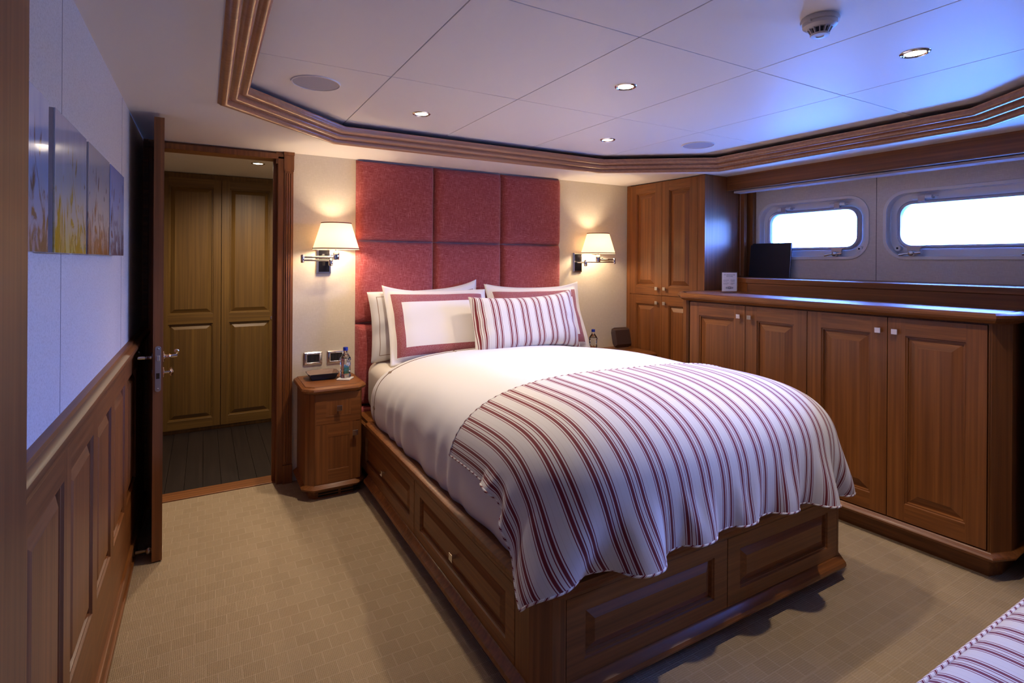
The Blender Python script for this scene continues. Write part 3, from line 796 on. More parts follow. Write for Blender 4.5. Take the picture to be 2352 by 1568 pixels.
def bordered(name, base, border, lo, hi, aspect, thread=True, line=False):
    """pillow fabric with a woven border band inset from the edge (UV 0..1 across the case)"""
    m, nt, b = newmat(name); uv = node(nt, 'ShaderNodeUVMap'); sp = node(nt, 'ShaderNodeSeparateXYZ'); nt.links.new(uv.outputs[0], sp.inputs[0])
    def mt_(op, a, c=None, **k):
        n = node(nt, 'ShaderNodeMath', operation=op)
        for i, q in enumerate((a, c)):
            if q is None: continue
            if isinstance(q, (int, float)): n.inputs[i].default_value = q
            else: nt.links.new(q, n.inputs[i])
        return n.outputs[0]
    du_ = mt_('MULTIPLY', mt_('MINIMUM', sp.outputs['X'], mt_('SUBTRACT', 1.0, sp.outputs['X'])), aspect)
    dv_ = mt_('MINIMUM', sp.outputs['Y'], mt_('SUBTRACT', 1.0, sp.outputs['Y']))
    d = mt_('MINIMUM', du_, dv_)
    inb = mt_('MULTIPLY', mt_('GREATER_THAN', d, lo), mt_('LESS_THAN', d, hi))
    t = node(nt, 'ShaderNodeTexCoord'); ck = node(nt, 'ShaderNodeTexNoise'); ck.inputs['Scale'].default_value = 420; nt.links.new(t.outputs['Object'], ck.inputs['Vector'])
    rr = ramp(nt, [(.42, lin(border)), (.62, lin([q*.55+(245-0)*.45*.8 for q in border] if thread else border))]); nt.links.new(ck.outputs[0], rr.inputs[0])
    mx = node(nt, 'ShaderNodeMix', data_type='RGBA'); nt.links.new(inb, mx.inputs['Factor']); mx.inputs['A'].default_value = lin(base); nt.links.new(rr.outputs[0], mx.inputs['B'])
    nt.links.new(mx.outputs['Result'], b.inputs['Base Color']); b.inputs['Roughness'].default_value = .75; b.inputs['Sheen Weight'].default_value = .2
    bump(nt, b, ck.outputs[0], .0004, .3)
    return m
SHAM = bordered('sham_with_red_border', (224, 216, 206), (138, 44, 50), .09, .205, 1.6)
HEMP = bordered('pillowcase_with_taupe_line', WHITE, (140, 116, 96), .085, .094, 1.6, False)
ZM = .735
pillow('pillow', .80, .47, .145, (1.335, 3.445, ZM+.012), HEMP, 'white pillow with a thin taupe stitched line, behind the left bordered sham', group=None, tilt=8, seed=2, corner=(-.01, .045, 0, 0), roll=-1.5)
pillow('pillow', .80, .47, .145, (2.20, 3.445, ZM+.012), HEMP, 'white pillow mostly hidden behind the right bordered sham', group=None, tilt=8, seed=12, corner=(.02, .0, 0, 0))
pillow('pillow_sham', .755, .50, .15, (1.380, 3.262, ZM+.004), SHAM, 'cream sham with a wide red border, leftmost of the two', tilt=20, seed=4, flange=.09, corner=(.03, -.01, 0, .0), yaw=1)
pillow('pillow_sham', .82, .50, .15, (2.16, 3.262, ZM+.004), SHAM, 'cream sham with red border at the right, half behind the striped cushion', tilt=20, seed=6, flange=.09, corner=(.03, .035, 0, 0), yaw=-1)
pillow('lumbar_cushion', .84, .37, .17, (1.935, 3.105, ZM+.065), STRIPE, 'red and white striped oblong cushion in front of the two shams', 'cushion', tilt=16, seed=9, UVm=True, pinch=.04, corner=(.01, .04, .02, .03), yaw=0, roll=-.5)

# ================================================================== NIGHTSTANDS
def nightstand(x0, x1, y0, label, hidden=False):
    yb = YW-.003; cx = (x0+x1)/2
    t = thing('nightstand', (cx, (y0+yb)/2, 0), label, 'nightstand', None)
    ch_ = .045
    def outl(d): return [(x0-d, yb), (x0-d, y0+ch_-d*.4), (x0+ch_-d*.4, y0-d), (x1-ch_+d*.4 if not hidden else x1+d, y0-d), (x1+d, y0+ch_-d*.4 if not hidden else y0-d+.001), (x1+d, yb)]
    m = MB(); m.prism(outl(0), .058, .63); obj('carcass', m, WZ, t, bev=.001)
    m = MB(); m.prism(outl(-.022), 0, .06)
    obj('plinth', m, WX, t)
    m = MB()
    gx = x0+.07
    for k in range(2):
        for j in range(3): m.box(gx+k*.13, gx+k*.13+.115, y0+.0205, y0+.0235, .010+j*.0155, .018+j*.0155)
    obj('vent_slots', m, DARK, t)
    path = outl(0)
    m = MB(); m.sweep(path, [(-.02, .054), (.010, .054), (.020, .060), (.022, .068), (.012, .076), (.003, .082), (0, .086), (-.02, .086)]); obj('base_moulding', m, WX, t, smooth=35)
    m = MB(); m.prism(outl(-.004), .622, .660)
    m.sweep(path, [(-.005, .618), (.010, .620), (.020, .628), (.024, .638), (.020, .648), (.010, .652), (.006, .655), (.002, .656), (0, .660), (-.005, .660)])
    obj('top', m, WX, t, smooth=30)
    fx0, fx1 = x0+ch_+.008, x1-.018
    F = frame((fx0, y0-.001, .438), (1, 0, 0), (0, 0, 1), (0, -1, 0)); w_ = fx1-fx0
    d = obj('drawer', panel_mb(F, w_, .176, t=.018, frs=(.055, .055, .045, .042), field=.004), [WX, WX], t, recalc=False); knob(F, w_/2, .09, d, s=.016)
    F = frame((fx0, y0-.001, .092), (1, 0, 0), (0, 0, 1), (0, -1, 0))
    d = obj('cabinet_door', panel_mb(F, w_, .342, t=.018, frs=(.068, .068, .075, .075), field=.03), [WZ, WX], t, recalc=False); knob(F, w_-.035, .278, d, s=.016)
    return t
nightstand(.516, .842, 3.262, 'small cherry nightstand with drawer and door, left of the bed')
nightstand(2.53, 3.235, 3.262, 'low cherry nightstand mostly hidden behind the bed, right side', True)

# coaster, bottle, tray on the left nightstand
NZ = .660
def bottle(x, y, z, label, rotz=0, sq=.030, hgt=.187):
    t = thing('water_bottle', (x, y, z), label, 'bottle')
    def sect(prof, mat, name, sqz=True):
        m = MB(); n = 40; k = len(prof); vs = []
        for i in range(n):
            a = 2*PI*i/n+PI/4
            for r_, h, q in prof:
                # blend round / squarish section
                c, s_ = math.cos(a), math.sin(a); e = 2+q*5; d = (abs(c)**e+abs(s_)**e)**(-1/e)
                px, py = c*d*r_, s_*d*r_; ca, sa = math.cos(rotz), math.sin(rotz)
                vs.append((x+px*ca-py*sa, y+px*sa+py*ca, z+h))
        fs = []
        for i in range(n):
            j = (i+1) % n
            for q in range(k-1): fs.append((i*k+q, j*k+q, j*k+q+1, i*k+q+1))
        m.add(vs, fs + [[i*k for i in range(n)][::-1], [i*k+k-1 for i in range(n)]])
        return obj(name, m, mat, t, smooth=60)
    sect([(.024, .0, .5), (.027, .004, .8), (.028, .018, .8), (.0262, .022, .9), (.0262, .105, .9), (.029, .112, .8), (.0285, .118, .7), (.022, .136, .2), (.013, .152, 0), (.0125, .165, 0), (.0125, .168, 0)], PET, 'bottle_body')
    sect([(.0225, .003, .5), (.026, .006, .8), (.0265, .018, .8), (.0250, .022, .9), (.0250, .106, .9), (.0272, .112, .8), (.0265, .120, .6)], WATER, 'water')
    m = MB(); m.lathe((x, y, z), [(.0001, .168), (.0148, .168), (.0148, .186), (.0140, .1885), (.0001, .1885)], 30); obj('cap', m, BLUECAP, t, smooth=40)
    return t
yaw_b = .25
tag(obj('coaster', MB().add([(.765+c*.058, 3.405+s*.058, zz) for zz in (NZ+.001, NZ+.009) for c, s in [(math.cos(a), math.sin(a)) for a in (PI/4-.55+k*PI/2 for k in range(4))]],
    [(0, 3, 2, 1), (4, 5, 6, 7), (0, 1, 5, 4), (1, 2, 6, 5), (2, 3, 7, 6), (3, 0, 4, 7)]), MARBLE, bev=.002), 'square white stone coaster under the water bottle', 'coaster')
bt = bottle(.768, 3.415, NZ+.0095, 'clear water bottle with blue cap standing on the white coaster', yaw_b)
# printed label on the bottle, facing the room
lf = frame((.768, 3.415, NZ+.0095), (math.cos(yaw_b), math.sin(yaw_b), 0), (0, 0, 1), (math.sin(yaw_b), -math.cos(yaw_b), 0))
def text_obj(name, s, size, F, mat, parent, ext=.0002, align='CENTER', bold=0.0):
    cu = bpy.data.curves.new(name, 'FONT'); cu.body = s; cu.size = size; cu.align_x = align; cu.extrude = ext; cu.offset = bold
    tmp = bpy.data.objects.new('tmp', cu); COL.objects.link(tmp); bpy.context.view_layer.update()
    me0 = tmp.to_mesh(); m = MB(); m.add([F(v.co.x, v.co.y, v.co.z) for v in me0.vertices], [tuple(p.vertices) for p in me0.polygons]); tmp.to_mesh_clear()
    bpy.data.objects.remove(tmp)
    return obj(name, m, mat, parent, recalc=False)
m = MB()
tealm, nt, b = newmat('tropical_label_print')
t_ = node(nt, 'ShaderNodeTexCoord'); g_ = node(nt, 'ShaderNodeSeparateXYZ'); nz_ = node(nt, 'ShaderNodeTexNoise'); nz_.inputs['Scale'].default_value = 60
nt.links.new(t_.outputs['Object'], nz_.inputs['Vector']); nt.links.new(t_.outputs['Object'], g_.inputs[0])
aa = node(nt, 'ShaderNodeMath', operation='MULTIPLY_ADD'); aa.inputs[1].default_value = 9; nt.links.new(g_.outputs['Z'], aa.inputs[0]); nt.links.new(nz_.outputs[0], aa.inputs[2])
rp_ = ramp(nt, [(.1, lin((20, 52, 30))), (.45, lin((46, 96, 56))), (.6, lin((40, 96, 120))), (1.0, lin((120, 158, 180)))]); nt.links.new(aa.outputs[0], rp_.inputs[0]); nt.links.new(rp_.outputs[0], b.inputs['Base Color'])
m.add([lf(-.022, .028, .0266), (lf(.010, .028, .0266)), lf(.010, .070, .0266), lf(-.022, .088, .0266)], [(0, 1, 2, 3)])
lb = obj('label', m, tealm, bt, recalc=False, solid=.0003)
text_obj('label_lettering', 'FIJI', .020, lambda a, c, d: lf(.004+a*.9, .078+c*1.25, .0270+d), MARBLE, bt, align='CENTER', bold=.0003)
m = MB(); m.lathe(lf(.004, .042, .0268), [(.0001, .0003), (.0028, .0003), (.003, 0)], 8, 'y'); obj('flower_print', m, plain('pink_flower', (190, 60, 80)), bt)
bottle(2.760, 3.46, .6605, 'second water bottle behind the right of the bed, only its blue cap showing', .1)
# leather valet trays
def tray(C, rz, label, stand=None, shell=NAVY, w=.10, d=.072, hgt=.042, fl=.030):
    R_ = (Matrix.Rotation(rz, 4, 'Z') if stand is None else stand); O = Vector(C)
    def T_(x, y, z): return tuple(O + R_ @ Vector((x, y, z)))
    t = thing('valet_tray', C, label, 'tray', 'folded leather valet trays')
    for nm, off, mt_ in (('outer_shell', 0, shell), ('lining', .0022, TAUPE)):
        m = MB(); w0, d0, w1, d1 = w-off, d-off, w+fl-off, d+fl-off; z0_, z1_ = .001+off, hgt
        cb = [(-w0, -d0), (w0, -d0), (w0, d0), (-w0, d0)]
        vs = [T_(x, y, z0_) for x, y in cb]
        # each wall leans outwards and is pinched together near the corners
        cx_ = .55
        tops = []
        for (x, y) in cb: tops.append((x/abs(x)*(w1), y/abs(y)*d1*.82, z1_)); 
        cor = [(x/abs(x)*(w0+fl*.62), y/abs(y)*(d0+fl*.62), z1_*.92) for x, y in cb]
        mids = []
        for k in range(4):
            a, b_ = cb[k], cb[(k+1) % 4]
            if k % 2 == 0:
                s_ = a[1]/abs(a[1]); mids += [(a[0]*.80, s_*d1, z1_), (b_[0]*.80, s_*d1, z1_)]
            else:
                s_ = a[0]/abs(a[0]); mids += [(s_*w1, a[1]*.76, z1_), (s_*w1, b_[1]*.76, z1_)]
        vs += [T_(*q) for q in cor] + [T_(*q) for q in mids]
        fs = [(0, 1, 2, 3)]
        for k in range(4):
            k2 = (k+1) % 4; fs.append((k, k2, 4+k2, 8+2*k+1, 8+2*k, 4+k))
        m.add(vs, fs); obj(nm, m, mt_, t, recalc=False, solid=.002 if off == 0 else .0015)
    for x, y in ((-1, -1), (1, -1), (1, 1), (-1, 1)):
        m = MB(); m.lathe(T_(x*(w+fl*.60), y*(d+fl*.60), hgt*.80), [(.0001, -.003), (.003, -.003), (.003, .003), (.0001, .003)], 10)
        obj('corner_snap', m, BRASS, t, smooth=40)
    return t
tray((.645, 3.50, NZ+.001), -.02, 'navy leather valet tray with taupe lining on the left nightstand', w=.068, d=.055, hgt=.040, fl=.026)
ST = Matrix.Translation((0, 0, 0)) @ Matrix.Rotation(math.radians(-2), 4, 'Z') @ Matrix.Rotation(math.radians(-104), 4, 'X')
tray((3.085, 3.46, .765), 0, 'dark leather tray stood on its edge behind the bed, by the tall cupboard', stand=ST, shell=plain('dark_brown_leather', (62, 44, 38), .45), w=.075, d=.060, hgt=.030, fl=.026)

# ================================================================== SCONCES
def sconce(px, pz, hx, sx0, label, side):
    """px: wall plate centre, hx: elbow, sx0: shade axis"""
    ys = 3.485
    t = thing('wall_sconce', (px, YW, pz-.08), label, 'wall lamp', 'swing arm sconces beside the headboard')
    m = MB(); m.box(px-.045, px+.045, YW-.010, YW-.0008, pz-.082, pz+.082); m.box(px-.039, px+.039, YW-.0185, YW-.009, pz-.076, pz+.076)
    pm = obj('wall_plate', m, CHROME, t, bev=.0015)
    m = MB(); m.box(px-.033, px+.033, YW-.0198, YW-.018, pz-.07, pz+.07); obj('plate_inlay', m, BLACKGL, pm)
    yj = ys
    m = MB()
    m.tube([(px+.018*side, YW-.018, 1.394), (px+.018*side, yj+.0, 1.394)], .007, 12)
    m.lathe((px+.018*side, yj, 1.394), [(.0001, -.030), (.010, -.030), (.013, -.026), (.013, .012), (.008, .017), (.008, .022), (.0001, .022)], 20)
    m.tube([(px+.018*side, yj, 1.399), (hx, yj, 1.399)], .0062, 12)
    m.lathe((hx, yj, 1.408), [(.0001, -.026), (.008, -.025), (.0105, -.021), (.0105, .021), (.008, .025), (.0001, .027)], 20)
    m.tube([(hx, yj, 1.418), (sx0, yj, 1.418)], .0062, 12)
    k0 = (px+sx0)/2
    m.lathe(((hx+sx0)/2+.03*side, yj, 1.418), [(.0065, -.055), (.0085, -.055), (.0085, .055), (.0065, .055)], 12, 'x')
    obj('swing_arm', m, CHROME, t, smooth=50)
    m = MB(); m.lathe((sx0, yj, 1.418), [(.0001, -.016), (.018, -.016), (.019, -.012), (.019, .034), (.016, .040), (.006, .042), (.006, .075), (.0001, .075)], 28)
    m.lathe((sx0-.03*side, yj-.018, 1.432), [(.0001, -.006), (.007, -.004), (.007, .004), (.0001, .006)], 12, 'x'); m.tube([(sx0-.018*side, yj-.010, 1.432), (sx0-.036*side, yj-.018, 1.432)], .003, 8)
    obj('lamp_holder', m, CHROME, t, smooth=50)
    zb, zt = 1.468, 1.634; rb, rt_ = .141, .091
    m = MB(); m.lathe((sx0, yj, 0), [(rt_, zt), (rb, zb)], 56)
    m.f = [f for f in m.f if len(f) == 4]; m.m = m.m[:len(m.f)]
    sh = obj('lamp_shade', m, SHADE, t, smooth=180, recalc=True, solid=.0012)
    for r_, z_ in ((rt_, zt-.001), (rb, zb+.005)):
        m = MB(); m.lathe((sx0, yj, z_), [(r_+.0006, -.003), (r_+.0020, -.003), (r_+.0016, .003), (r_+.0004, .003)], 56)
        m.f = [f for f in m.f if len(f) == 4]; m.m = m.m[:len(m.f)]
        obj('shade_trim', m, REDTRIM, sh, recalc=True)
    m = MB()
    for a in (0, 2*PI/3, 4*PI/3): m.tube([(sx0, yj, zt-.035), (sx0+(rt_-.001)*math.cos(a+.4), yj+(rt_-.001)*math.sin(a+.4), zt-.012)], .0012, 6)
    m.tube([(sx0, yj, 1.49), (sx0, yj, zt-.035)], .002, 6)
    obj('shade_spider', m, CHROME, sh)
    m = MB(); m.lathe((sx0, yj, 1.518), [(.0001, -.03), (.008, -.028), (.014, -.010), (.0155, .008), (.010, .024), (.0001, .032)], 20)
    bl = obj('bulb', m, emis('warm_bulb_glass', (255, 214, 160), 5), t, smooth=60)
    L = bpy.data.lights.new('lamp', 'POINT'); L.energy = 5.2*LAMP; L.shadow_soft_size = .035; L.color = (1, .78, .54)
    lo = bpy.data.objects.new('lamp', L); COL.objects.link(lo); lo.parent = t; lo.location = (sx0-px, yj-YW, 1.522-(pz-.08))
    bl.visible_shadow = True
    return t
sconce(.672, 1.395, .522, .722, 'left swing-arm wall sconce with lit cream shade, beside the doorway pilaster', 1)
sconce(2.715, 1.395, 3.00, 2.825, 'right swing-arm wall sconce with lit cream shade, near the tall cupboard', -1)

# wall switches / sockets
for x0, x1, lab, n in ((.552, .667, 'chrome-framed black socket plate on the wall, the left one by the doorway', 3), (.696, .811, 'chrome-framed black switch plate on the wall, partly behind the bottle', 3)):
    t = thing('wall_switch', ((x0+x1)/2, YW, .724), lab, 'switch', 'chrome switch plates above the left nightstand')
    m = MB(); zc_ = .767
    prof = [(YW-.0005, .042), (YW-.008, .041), (YW-.013, .036), (YW-.0145, .027), (YW-.011, .0245), (YW-.004, .024)]
    vs = []; fs = []
    for k, (y, hh) in enumerate(prof):
        ww = (x1-x0)/2-(.042-hh)*1.0
        if k >= 3: ww = .035+(hh-.024)
        vs += [((x0+x1)/2-ww, y, zc_-hh), ((x0+x1)/2+ww, y, zc_-hh), ((x0+x1)/2+ww, y, zc_+hh), ((x0+x1)/2-ww, y, zc_+hh)]
    for k in range(len(prof)-1):
        for i in range(4): fs.append((4*k+i, 4*k+(i+1) % 4, 4*k+4+(i+1) % 4, 4*k+4+i))
    m.add(vs, fs); obj('chrome_surround', m, CHROME, t, bev=.002, smooth=30)
    for k in range(n):
        m = MB(); a = (x0+x1)/2-.035+k*.0235; m.box(a+.0005, a+.0228, YW-.0095, YW-.001, zc_-.024, zc_+.024); r_ = obj('rocker', m, BLACKPL, t, bev=.001)
    if x0 < .6:
        m = MB(); m.lathe(((x0+x1)/2, YW-.0102, zc_), [(.0001, 0), (.003, 0), (.003, .001), (.0001, .001)], 12, 'y'); obj('socket_hole', m, DARK, t)

# ================================================================== STARBOARD WINDOW WALL
def rrect(y0, y1, z0, z1, r, n=8):
    pts = []
    for cy, cz, a0 in ((y1-r, z1-r, 0), (y0+r, z1-r, PI/2), (y0+r, z0+r, PI), (y1-r, z0+r, 1.5*PI)):
        for k in range(n+1):
            a = a0+PI/2*k/n; pts.append((cy+r*math.cos(a), cz+r*math.sin(a)))
    return pts
def cell(mb, y0, y1, z0, z1, hole, x):
    """wall rectangle with a rounded hole, flat at x"""
    n = len(hole); cy = sum(p[0] for p in hole)/n; cz = sum(p[1] for p in hole)/n; k = n//4
    outer = []
    corners = [(y1, z1), (y0, z1), (y0, z0), (y1, z0)]
    for i, (py, pz) in enumerate(hole):
        q = i//k; j = i % k
        cyy, czz = corners[min(q, 3)]
        # first point of each corner arc projects straight out, middle hits the corner
        if j == k//2: outer.append((cyy, czz))
        elif (j < k//2) == (q in (0, 2)): outer.append((cyy, czz if abs(pz-czz) < 0 else pz)) if True else None
        else: outer.append((py, czz))
    vs = [(x, a, b) for a, b in outer]+[(x, a, b) for a, b in hole]
    mb.add(vs, [(i, (i+1) % n, n+(i+1) % n, n+i) for i in range(n)])
def ring(mb, A, xa, B, xb, mi=0):
    n = len(A); mb.add([(xa, a, b) for a, b in A]+[(xb, a, b) for a, b in B], [(i, (i+1) % n, n+(i+1) % n, n+i) for i in range(n)], mi)
OUT1 = (1.895, 2.690, 1.437, 1.850); OUT2 = (.845, 1.790, 1.437, 1.850); OUT3 = (-.55, .40, 1.437, 1.850)
ww = MB()
for (a, b), O in (((1.842, 2.90), OUT1), ((.62, 1.842), OUT2), ((-.90, .62), OUT3)):
    cell(ww, a, b, .9, 2.2, rrect(*O, .125), XWIN)
ww.box(XWIN, XWIN+.02, 2.90, YW, 0, 2.25); ww.box(XWIN, XWIN+.02, -.9, 2.9, 0, .9)
struct('wall_starboard', ww, GREYLIN, recalc=False)
# hull plating outside so that light comes in through the glass only
hp = MB()
def inset(O, d): return (O[0]+d, O[1]-d, O[2]+d, O[3]-d)
for (a, b), O in (((1.842, 2.90), OUT1), ((.62, 1.842), OUT2), ((-.90, .62), OUT3)):
    cell(hp, a, b, .9, 2.2, rrect(*inset(O, .078), .07), XWIN+.13)
hp.box(XWIN+.13, XWIN+.15, 2.90, YW+.1, -.1, 2.3); hp.box(XWIN+.13, XWIN+.15, -1., 2.9, -.1, .9); hp.box(XWIN, XWIN+.15, -1, YW+.1, 2.2, 2.3)
hp.box(XWIN+.02, XWIN+.15, YW, YW+.12, -.1, 2.3); hp.box(XWIN+.0, XWIN+.15, -1.0, -.9, -.1, 2.3)
struct('wall_starboard.001', hp, ENAMEL, recalc=False)
sm = MB(); sm.box(XWIN-.0006, XWIN+.001, 1.8405, 1.8435, 1.0, 2.1); struct('trim_9', sm, plain('panel_seam', (70, 64, 62), .9))
CHENAM = plain('satin_window_sash', (190, 188, 192), .22, .35)
for wi, O in enumerate((OUT1, OUT2, OUT3)):
    cy, cz = (O[0]+O[1])/2, (O[2]+O[3])/2
    w = thing('window_%d' % (wi+1), (XWIN, cy, O[2])); w['kind'] = 'structure'
    m = MB()
    ring(m, rrect(*inset(O, -.012), .137), XWIN-.001, rrect(*inset(O, -.010), .135), XWIN-.008)
    ring(m, rrect(*inset(O, -.010), .135), XWIN-.008, rrect(*inset(O, .008), .117), XWIN-.008)
    ring(m, rrect(*inset(O, .008), .117), XWIN-.008, rrect(*inset(O, .012), .113), XWIN+.045)
    ring(m, rrect(*inset(O, .012), .113), XWIN+.045, rrect(*inset(O, .080), .066), XWIN+.050)
    ring(m, rrect(*inset(O, .080), .066), XWIN+.050, rrect(*inset(O, .078), .07), XWIN+.132)
    # lugs in the lower corners
    for yy in (O[0]+.062, O[1]-.062):
        m.lathe((XWIN+.03, yy, O[2]+.062), [(.0001, -.012), (.018, -.012), (.020, -.006), (.020, .02)], 18, 'x')
        m.lathe((XWIN+.0185, yy, O[2]+.062), [(.0001, -.002), (.006, -.002), (.006, .0)], 12, 'x', mi=1)
    obj('window_frame', m, [ENAMEL, DARK], w, recalc=False, smooth=35)
    m = MB(); G = inset(O, .083)
    s0 = inset(O, .056)
    ring(m, rrect(*s0, .088), XWIN+.046, rrect(*inset(O, .058), .086), XWIN+.020)
    ring(m, rrect(*inset(O, .058), .086), XWIN+.020, rrect(*inset(O, .066), .080), XWIN+.012)
    ring(m, rrect(*inset(O, .066), .080), XWIN+.012, rrect(*inset(O, .078), .070), XWIN+.018)
    ring(m, rrect(*inset(O, .078), .070), XWIN+.018, rrect(*G, .066), XWIN+.045)
    sa = obj('sash', m, CHENAM, w, recalc=False, smooth=45)
    m = MB(); m.prism([(0, 0)]*3, 0, 1) if False else None
    gm = MB(); pts = rrect(*inset(O, .080), .068); n = len(pts)
    gm.add([(XWIN+.035, a, b) for a, b in pts]+[(XWIN+.043, a, b) for a, b in pts], [list(range(n)), list(range(n, 2*n))[::-1]]+[(i, (i+1) % n, n+(i+1) % n, n+i) for i in range(n)])
    obj('glass', gm, GLASS, w)
    L = bpy.data.lights.new('portal', 'AREA'); L.shape = 'RECTANGLE'; L.size = O[1]-O[0]-.16; L.size_y = O[3]-O[2]-.16; L.cycles.is_portal = True
    lo = bpy.data.objects.new('portal', L); COL.objects.link(lo); lo.parent = w; lo.location = (.15, 0, cz-O[2]); lo.rotation_euler = Matrix(((0, 0, 1), (-1, 0, 0), (0, -1, 0))).to_euler()
    lo.rotation_euler = (0, math.radians(90), 0)
    L.size, L.size_y = L.size_y, L.size
    # hinges
    for yy in (O[0]+.20, O[1]-.20):
        m = MB(); zz = O[3]-.040
        m.lathe((XWIN+.008, yy, zz), [(.0001, -.052), (.011, -.052), (.012, -.048), (.012, -.020), (.011, -.018), (.0001, -.018)], 16, 'y')
        m.lathe((XWIN+.008, yy, zz), [(.0001, .018), (.011, .018), (.012, .020), (.012, .046), (.011, .050), (.0001, .050)], 16, 'y')
        m.box(XWIN+.008, XWIN+.046, yy-.050, yy-.020, zz-.010, zz+.006); m.box(XWIN+.008, XWIN+.046, yy+.020, yy+.048, zz-.010, zz+.006)
        obj('hinge', m, ENAMEL, w, smooth=45)
        m = MB(); m.box(XWIN-.004, XWIN+.02, yy-.018, yy+.018, zz-.028, zz+.010); m.lathe((XWIN+.008, yy, zz), [(.0001, -.019), (.009, -.019), (.009, .019), (.0001, .019)], 16, 'y')
        m.tube([(XWIN+.008, yy-.085, zz), (XWIN+.008, yy-.02, zz)], .003, 8)
        obj('hinge_knuckle', m, CHENAM, w, bev=.001, smooth=45)
    # dogs (wing nuts) on tabs along the bottom
    for yy in (O[0]+.205, O[1]-.155):
        m = MB(); m.add([(x, yy+a, O[2]+b) for x in (XWIN+.018, XWIN+.008) for a, b in ((-.062, .074), (.062, .074), (.036, .060), (.030, .022), (-.030, .022), (-.036, .060))],
              [(0, 1, 2, 3, 4, 5), (11, 10, 9, 8, 7, 6)] + [(i, (i+1) % 6, 6+(i+1) % 6, 6+i) for i in range(6)])
        obj('latch_tab', m, CHENAM, w, bev=.001)
        m = MB(); m.lathe((XWIN-.010, yy, O[2]+.028), [(.0001, -.022), (.014, -.020), (.018, -.012), (.018, .012), (.021, .018), (.0001, .019)], 20, 'x')
        m.tube([(XWIN-.012, yy, O[2]+.028), (XWIN-.016, yy+.030, O[2]+.026), (XWIN-.018, yy+.068, O[2]+.018)], [.0085, .007, .009], 10)
        m.tube([(XWIN-.012, yy, O[2]+.028), (XWIN-.016, yy-.026, O[2]+.030), (XWIN-.018, yy-.052, O[2]+.032)], [.0085, .007, .009], 10)
        obj('wing_nut', m, CHROME, w, smooth=60)

# valance, blind rail, sill board, jambs
vl = MB(); vl.box(3.555, 3.585, .92, 2.80, 1.965, H+.001); vl.box(3.548, 3.59, .92, 2.80, 1.962, 1.972)
struct('trim_10', vl, WY, bev=.002)
br = thing('roller_blind', (3.63, 1.85, 1.96), 'retracted pale roller blind rail under the wooden valance, above the portholes', 'blind')
m = MB(); m.box(3.592, 3.70, .93, 2.775, 1.965, 2.05); obj('cassette', m, plain('pale_blind_cassette', (176, 170, 180), .4), br, bev=.002)
m = MB(); m.box(3.60, 3.69, .93, 2.775, 1.945, 1.960); obj('bottom_rail', m, plain('blind_fabric', (190, 186, 196), .7), br, bev=.002)
m = MB()
zz = 1.95
while zz > 1.30: m.lathe((3.665, 2.775-.012, zz), [(.0001, -.0022), (.0022, 0), (.0001, .0022)], 6); zz -= .007
m.tube([(3.665, 2.763, 1.965), (3.665, 2.763, 1.30)], .0006, 5)
obj('bead_chain', m, PLASTW, br, smooth=180)
sl = MB(); sl.prism([(3.34, .92), (3.34, 2.47), (3.62, 2.79), (XWIN, 2.79), (XWIN, .92)], 1.255, 1.290)
sl.prism([(3.345, .92), (3.345, 2.46), (3.60, 2.78), (XWIN, 2.78), (XWIN, .92)], 1.185, 1.256)
struct('trim_11', sl, WY, bev=.003)
jb = MB(); jb.box(3.70, 3.735, 2.755, 2.80, 1.29, 2.07); jb.box(3.76, XWIN+.001, 2.72, 2.80, 1.29, 2.07); jb.box(3.735, 3.76, 2.79, 2.80, 1.29, 2.07)
struct('trim_12', jb, WZ, bev=.002)
# soffit lip where the low ceiling meets the valance is part of the ceiling
# tall end unit at the right edge of the frame
te = thing('end_pillar', (3.45, .86, 0), 'dark wooden full-height pillar at the right end of the counter, cut by the frame edge', 'pillar')
m = MB(); m.box(3.15, XWIN, .60, .905, .09, H)
obj('carcass', m, WZ, te, bev=.002)
m = MB(); m.box(3.13, 3.30, .60, .908, 1.15, 1.185); m.box(3.13, 3.3, .60, .908, .08, .12); m.box(3.17, 3.5, .6, .903, 0, .09); obj('base_and_cap', m, WZ, te, bev=.003)

# tall cupboard (its front leans very slightly off square, following the hull)
TA = (3.260, 3.620); dd = Vector((.040, -.822, 0)); TL = .822; du_ = dd.normalized(); nn = Vector((-abs(du_.y), -du_.x, 0))
nn = Vector((du_.y, -du_.x, 0));
if nn.x > 0: nn = -nn
tcup = thing('tall_cupboard', (3.5, 3.2, 0), 'tall cherry wood cupboard with two upper and two lower doors in the corner', 'cupboard')
FT = frame((TA[0], TA[1], 0), tuple(du_), (0, 0, 1), tuple(nn))
m = MB(); a0 = FT(0, 0, -.021); a1 = FT(.822, 0, -.021); m.prism([(a0[0], a0[1]), (a1[0], a1[1]), (3.74, a1[1]+.0), (3.74, YW-.003), (a0[0], YW-.003)], .06, 2.072)
m.fbox(FT, 0, .040, .06, 2.072, -.021, 0); m.fbox(FT, .757, .822, .06, 2.072, -.021, 0)
obj('carcass', m, WZ, tcup, bev=.001)
m = MB(); m.fbox(FT, .02, .80, 0, .065, -.4, -.05); obj('plinth', m, WX, tcup)
for (u0, u1, sd_) in ((.042, .3985, 1), (.4015, .755, 0)):
    for (v0, v1, up__) in ((.075, 1.122, 0), (1.126, 2.066, 1)):
        F = (lambda a, b, c, u0=u0, v0=v0: FT(a+u0, b+v0, c))
        w_ = u1-u0; h_ = v1-v0
        kx = w_-.040 if sd_ else .040; kz = .055 if up__ else h_-.060
        cab_door('cabinet_door', F, w_, h_, tcup, (kx, kz), (.072, .072, .075, .075), kmat=SATIN, field=.035)
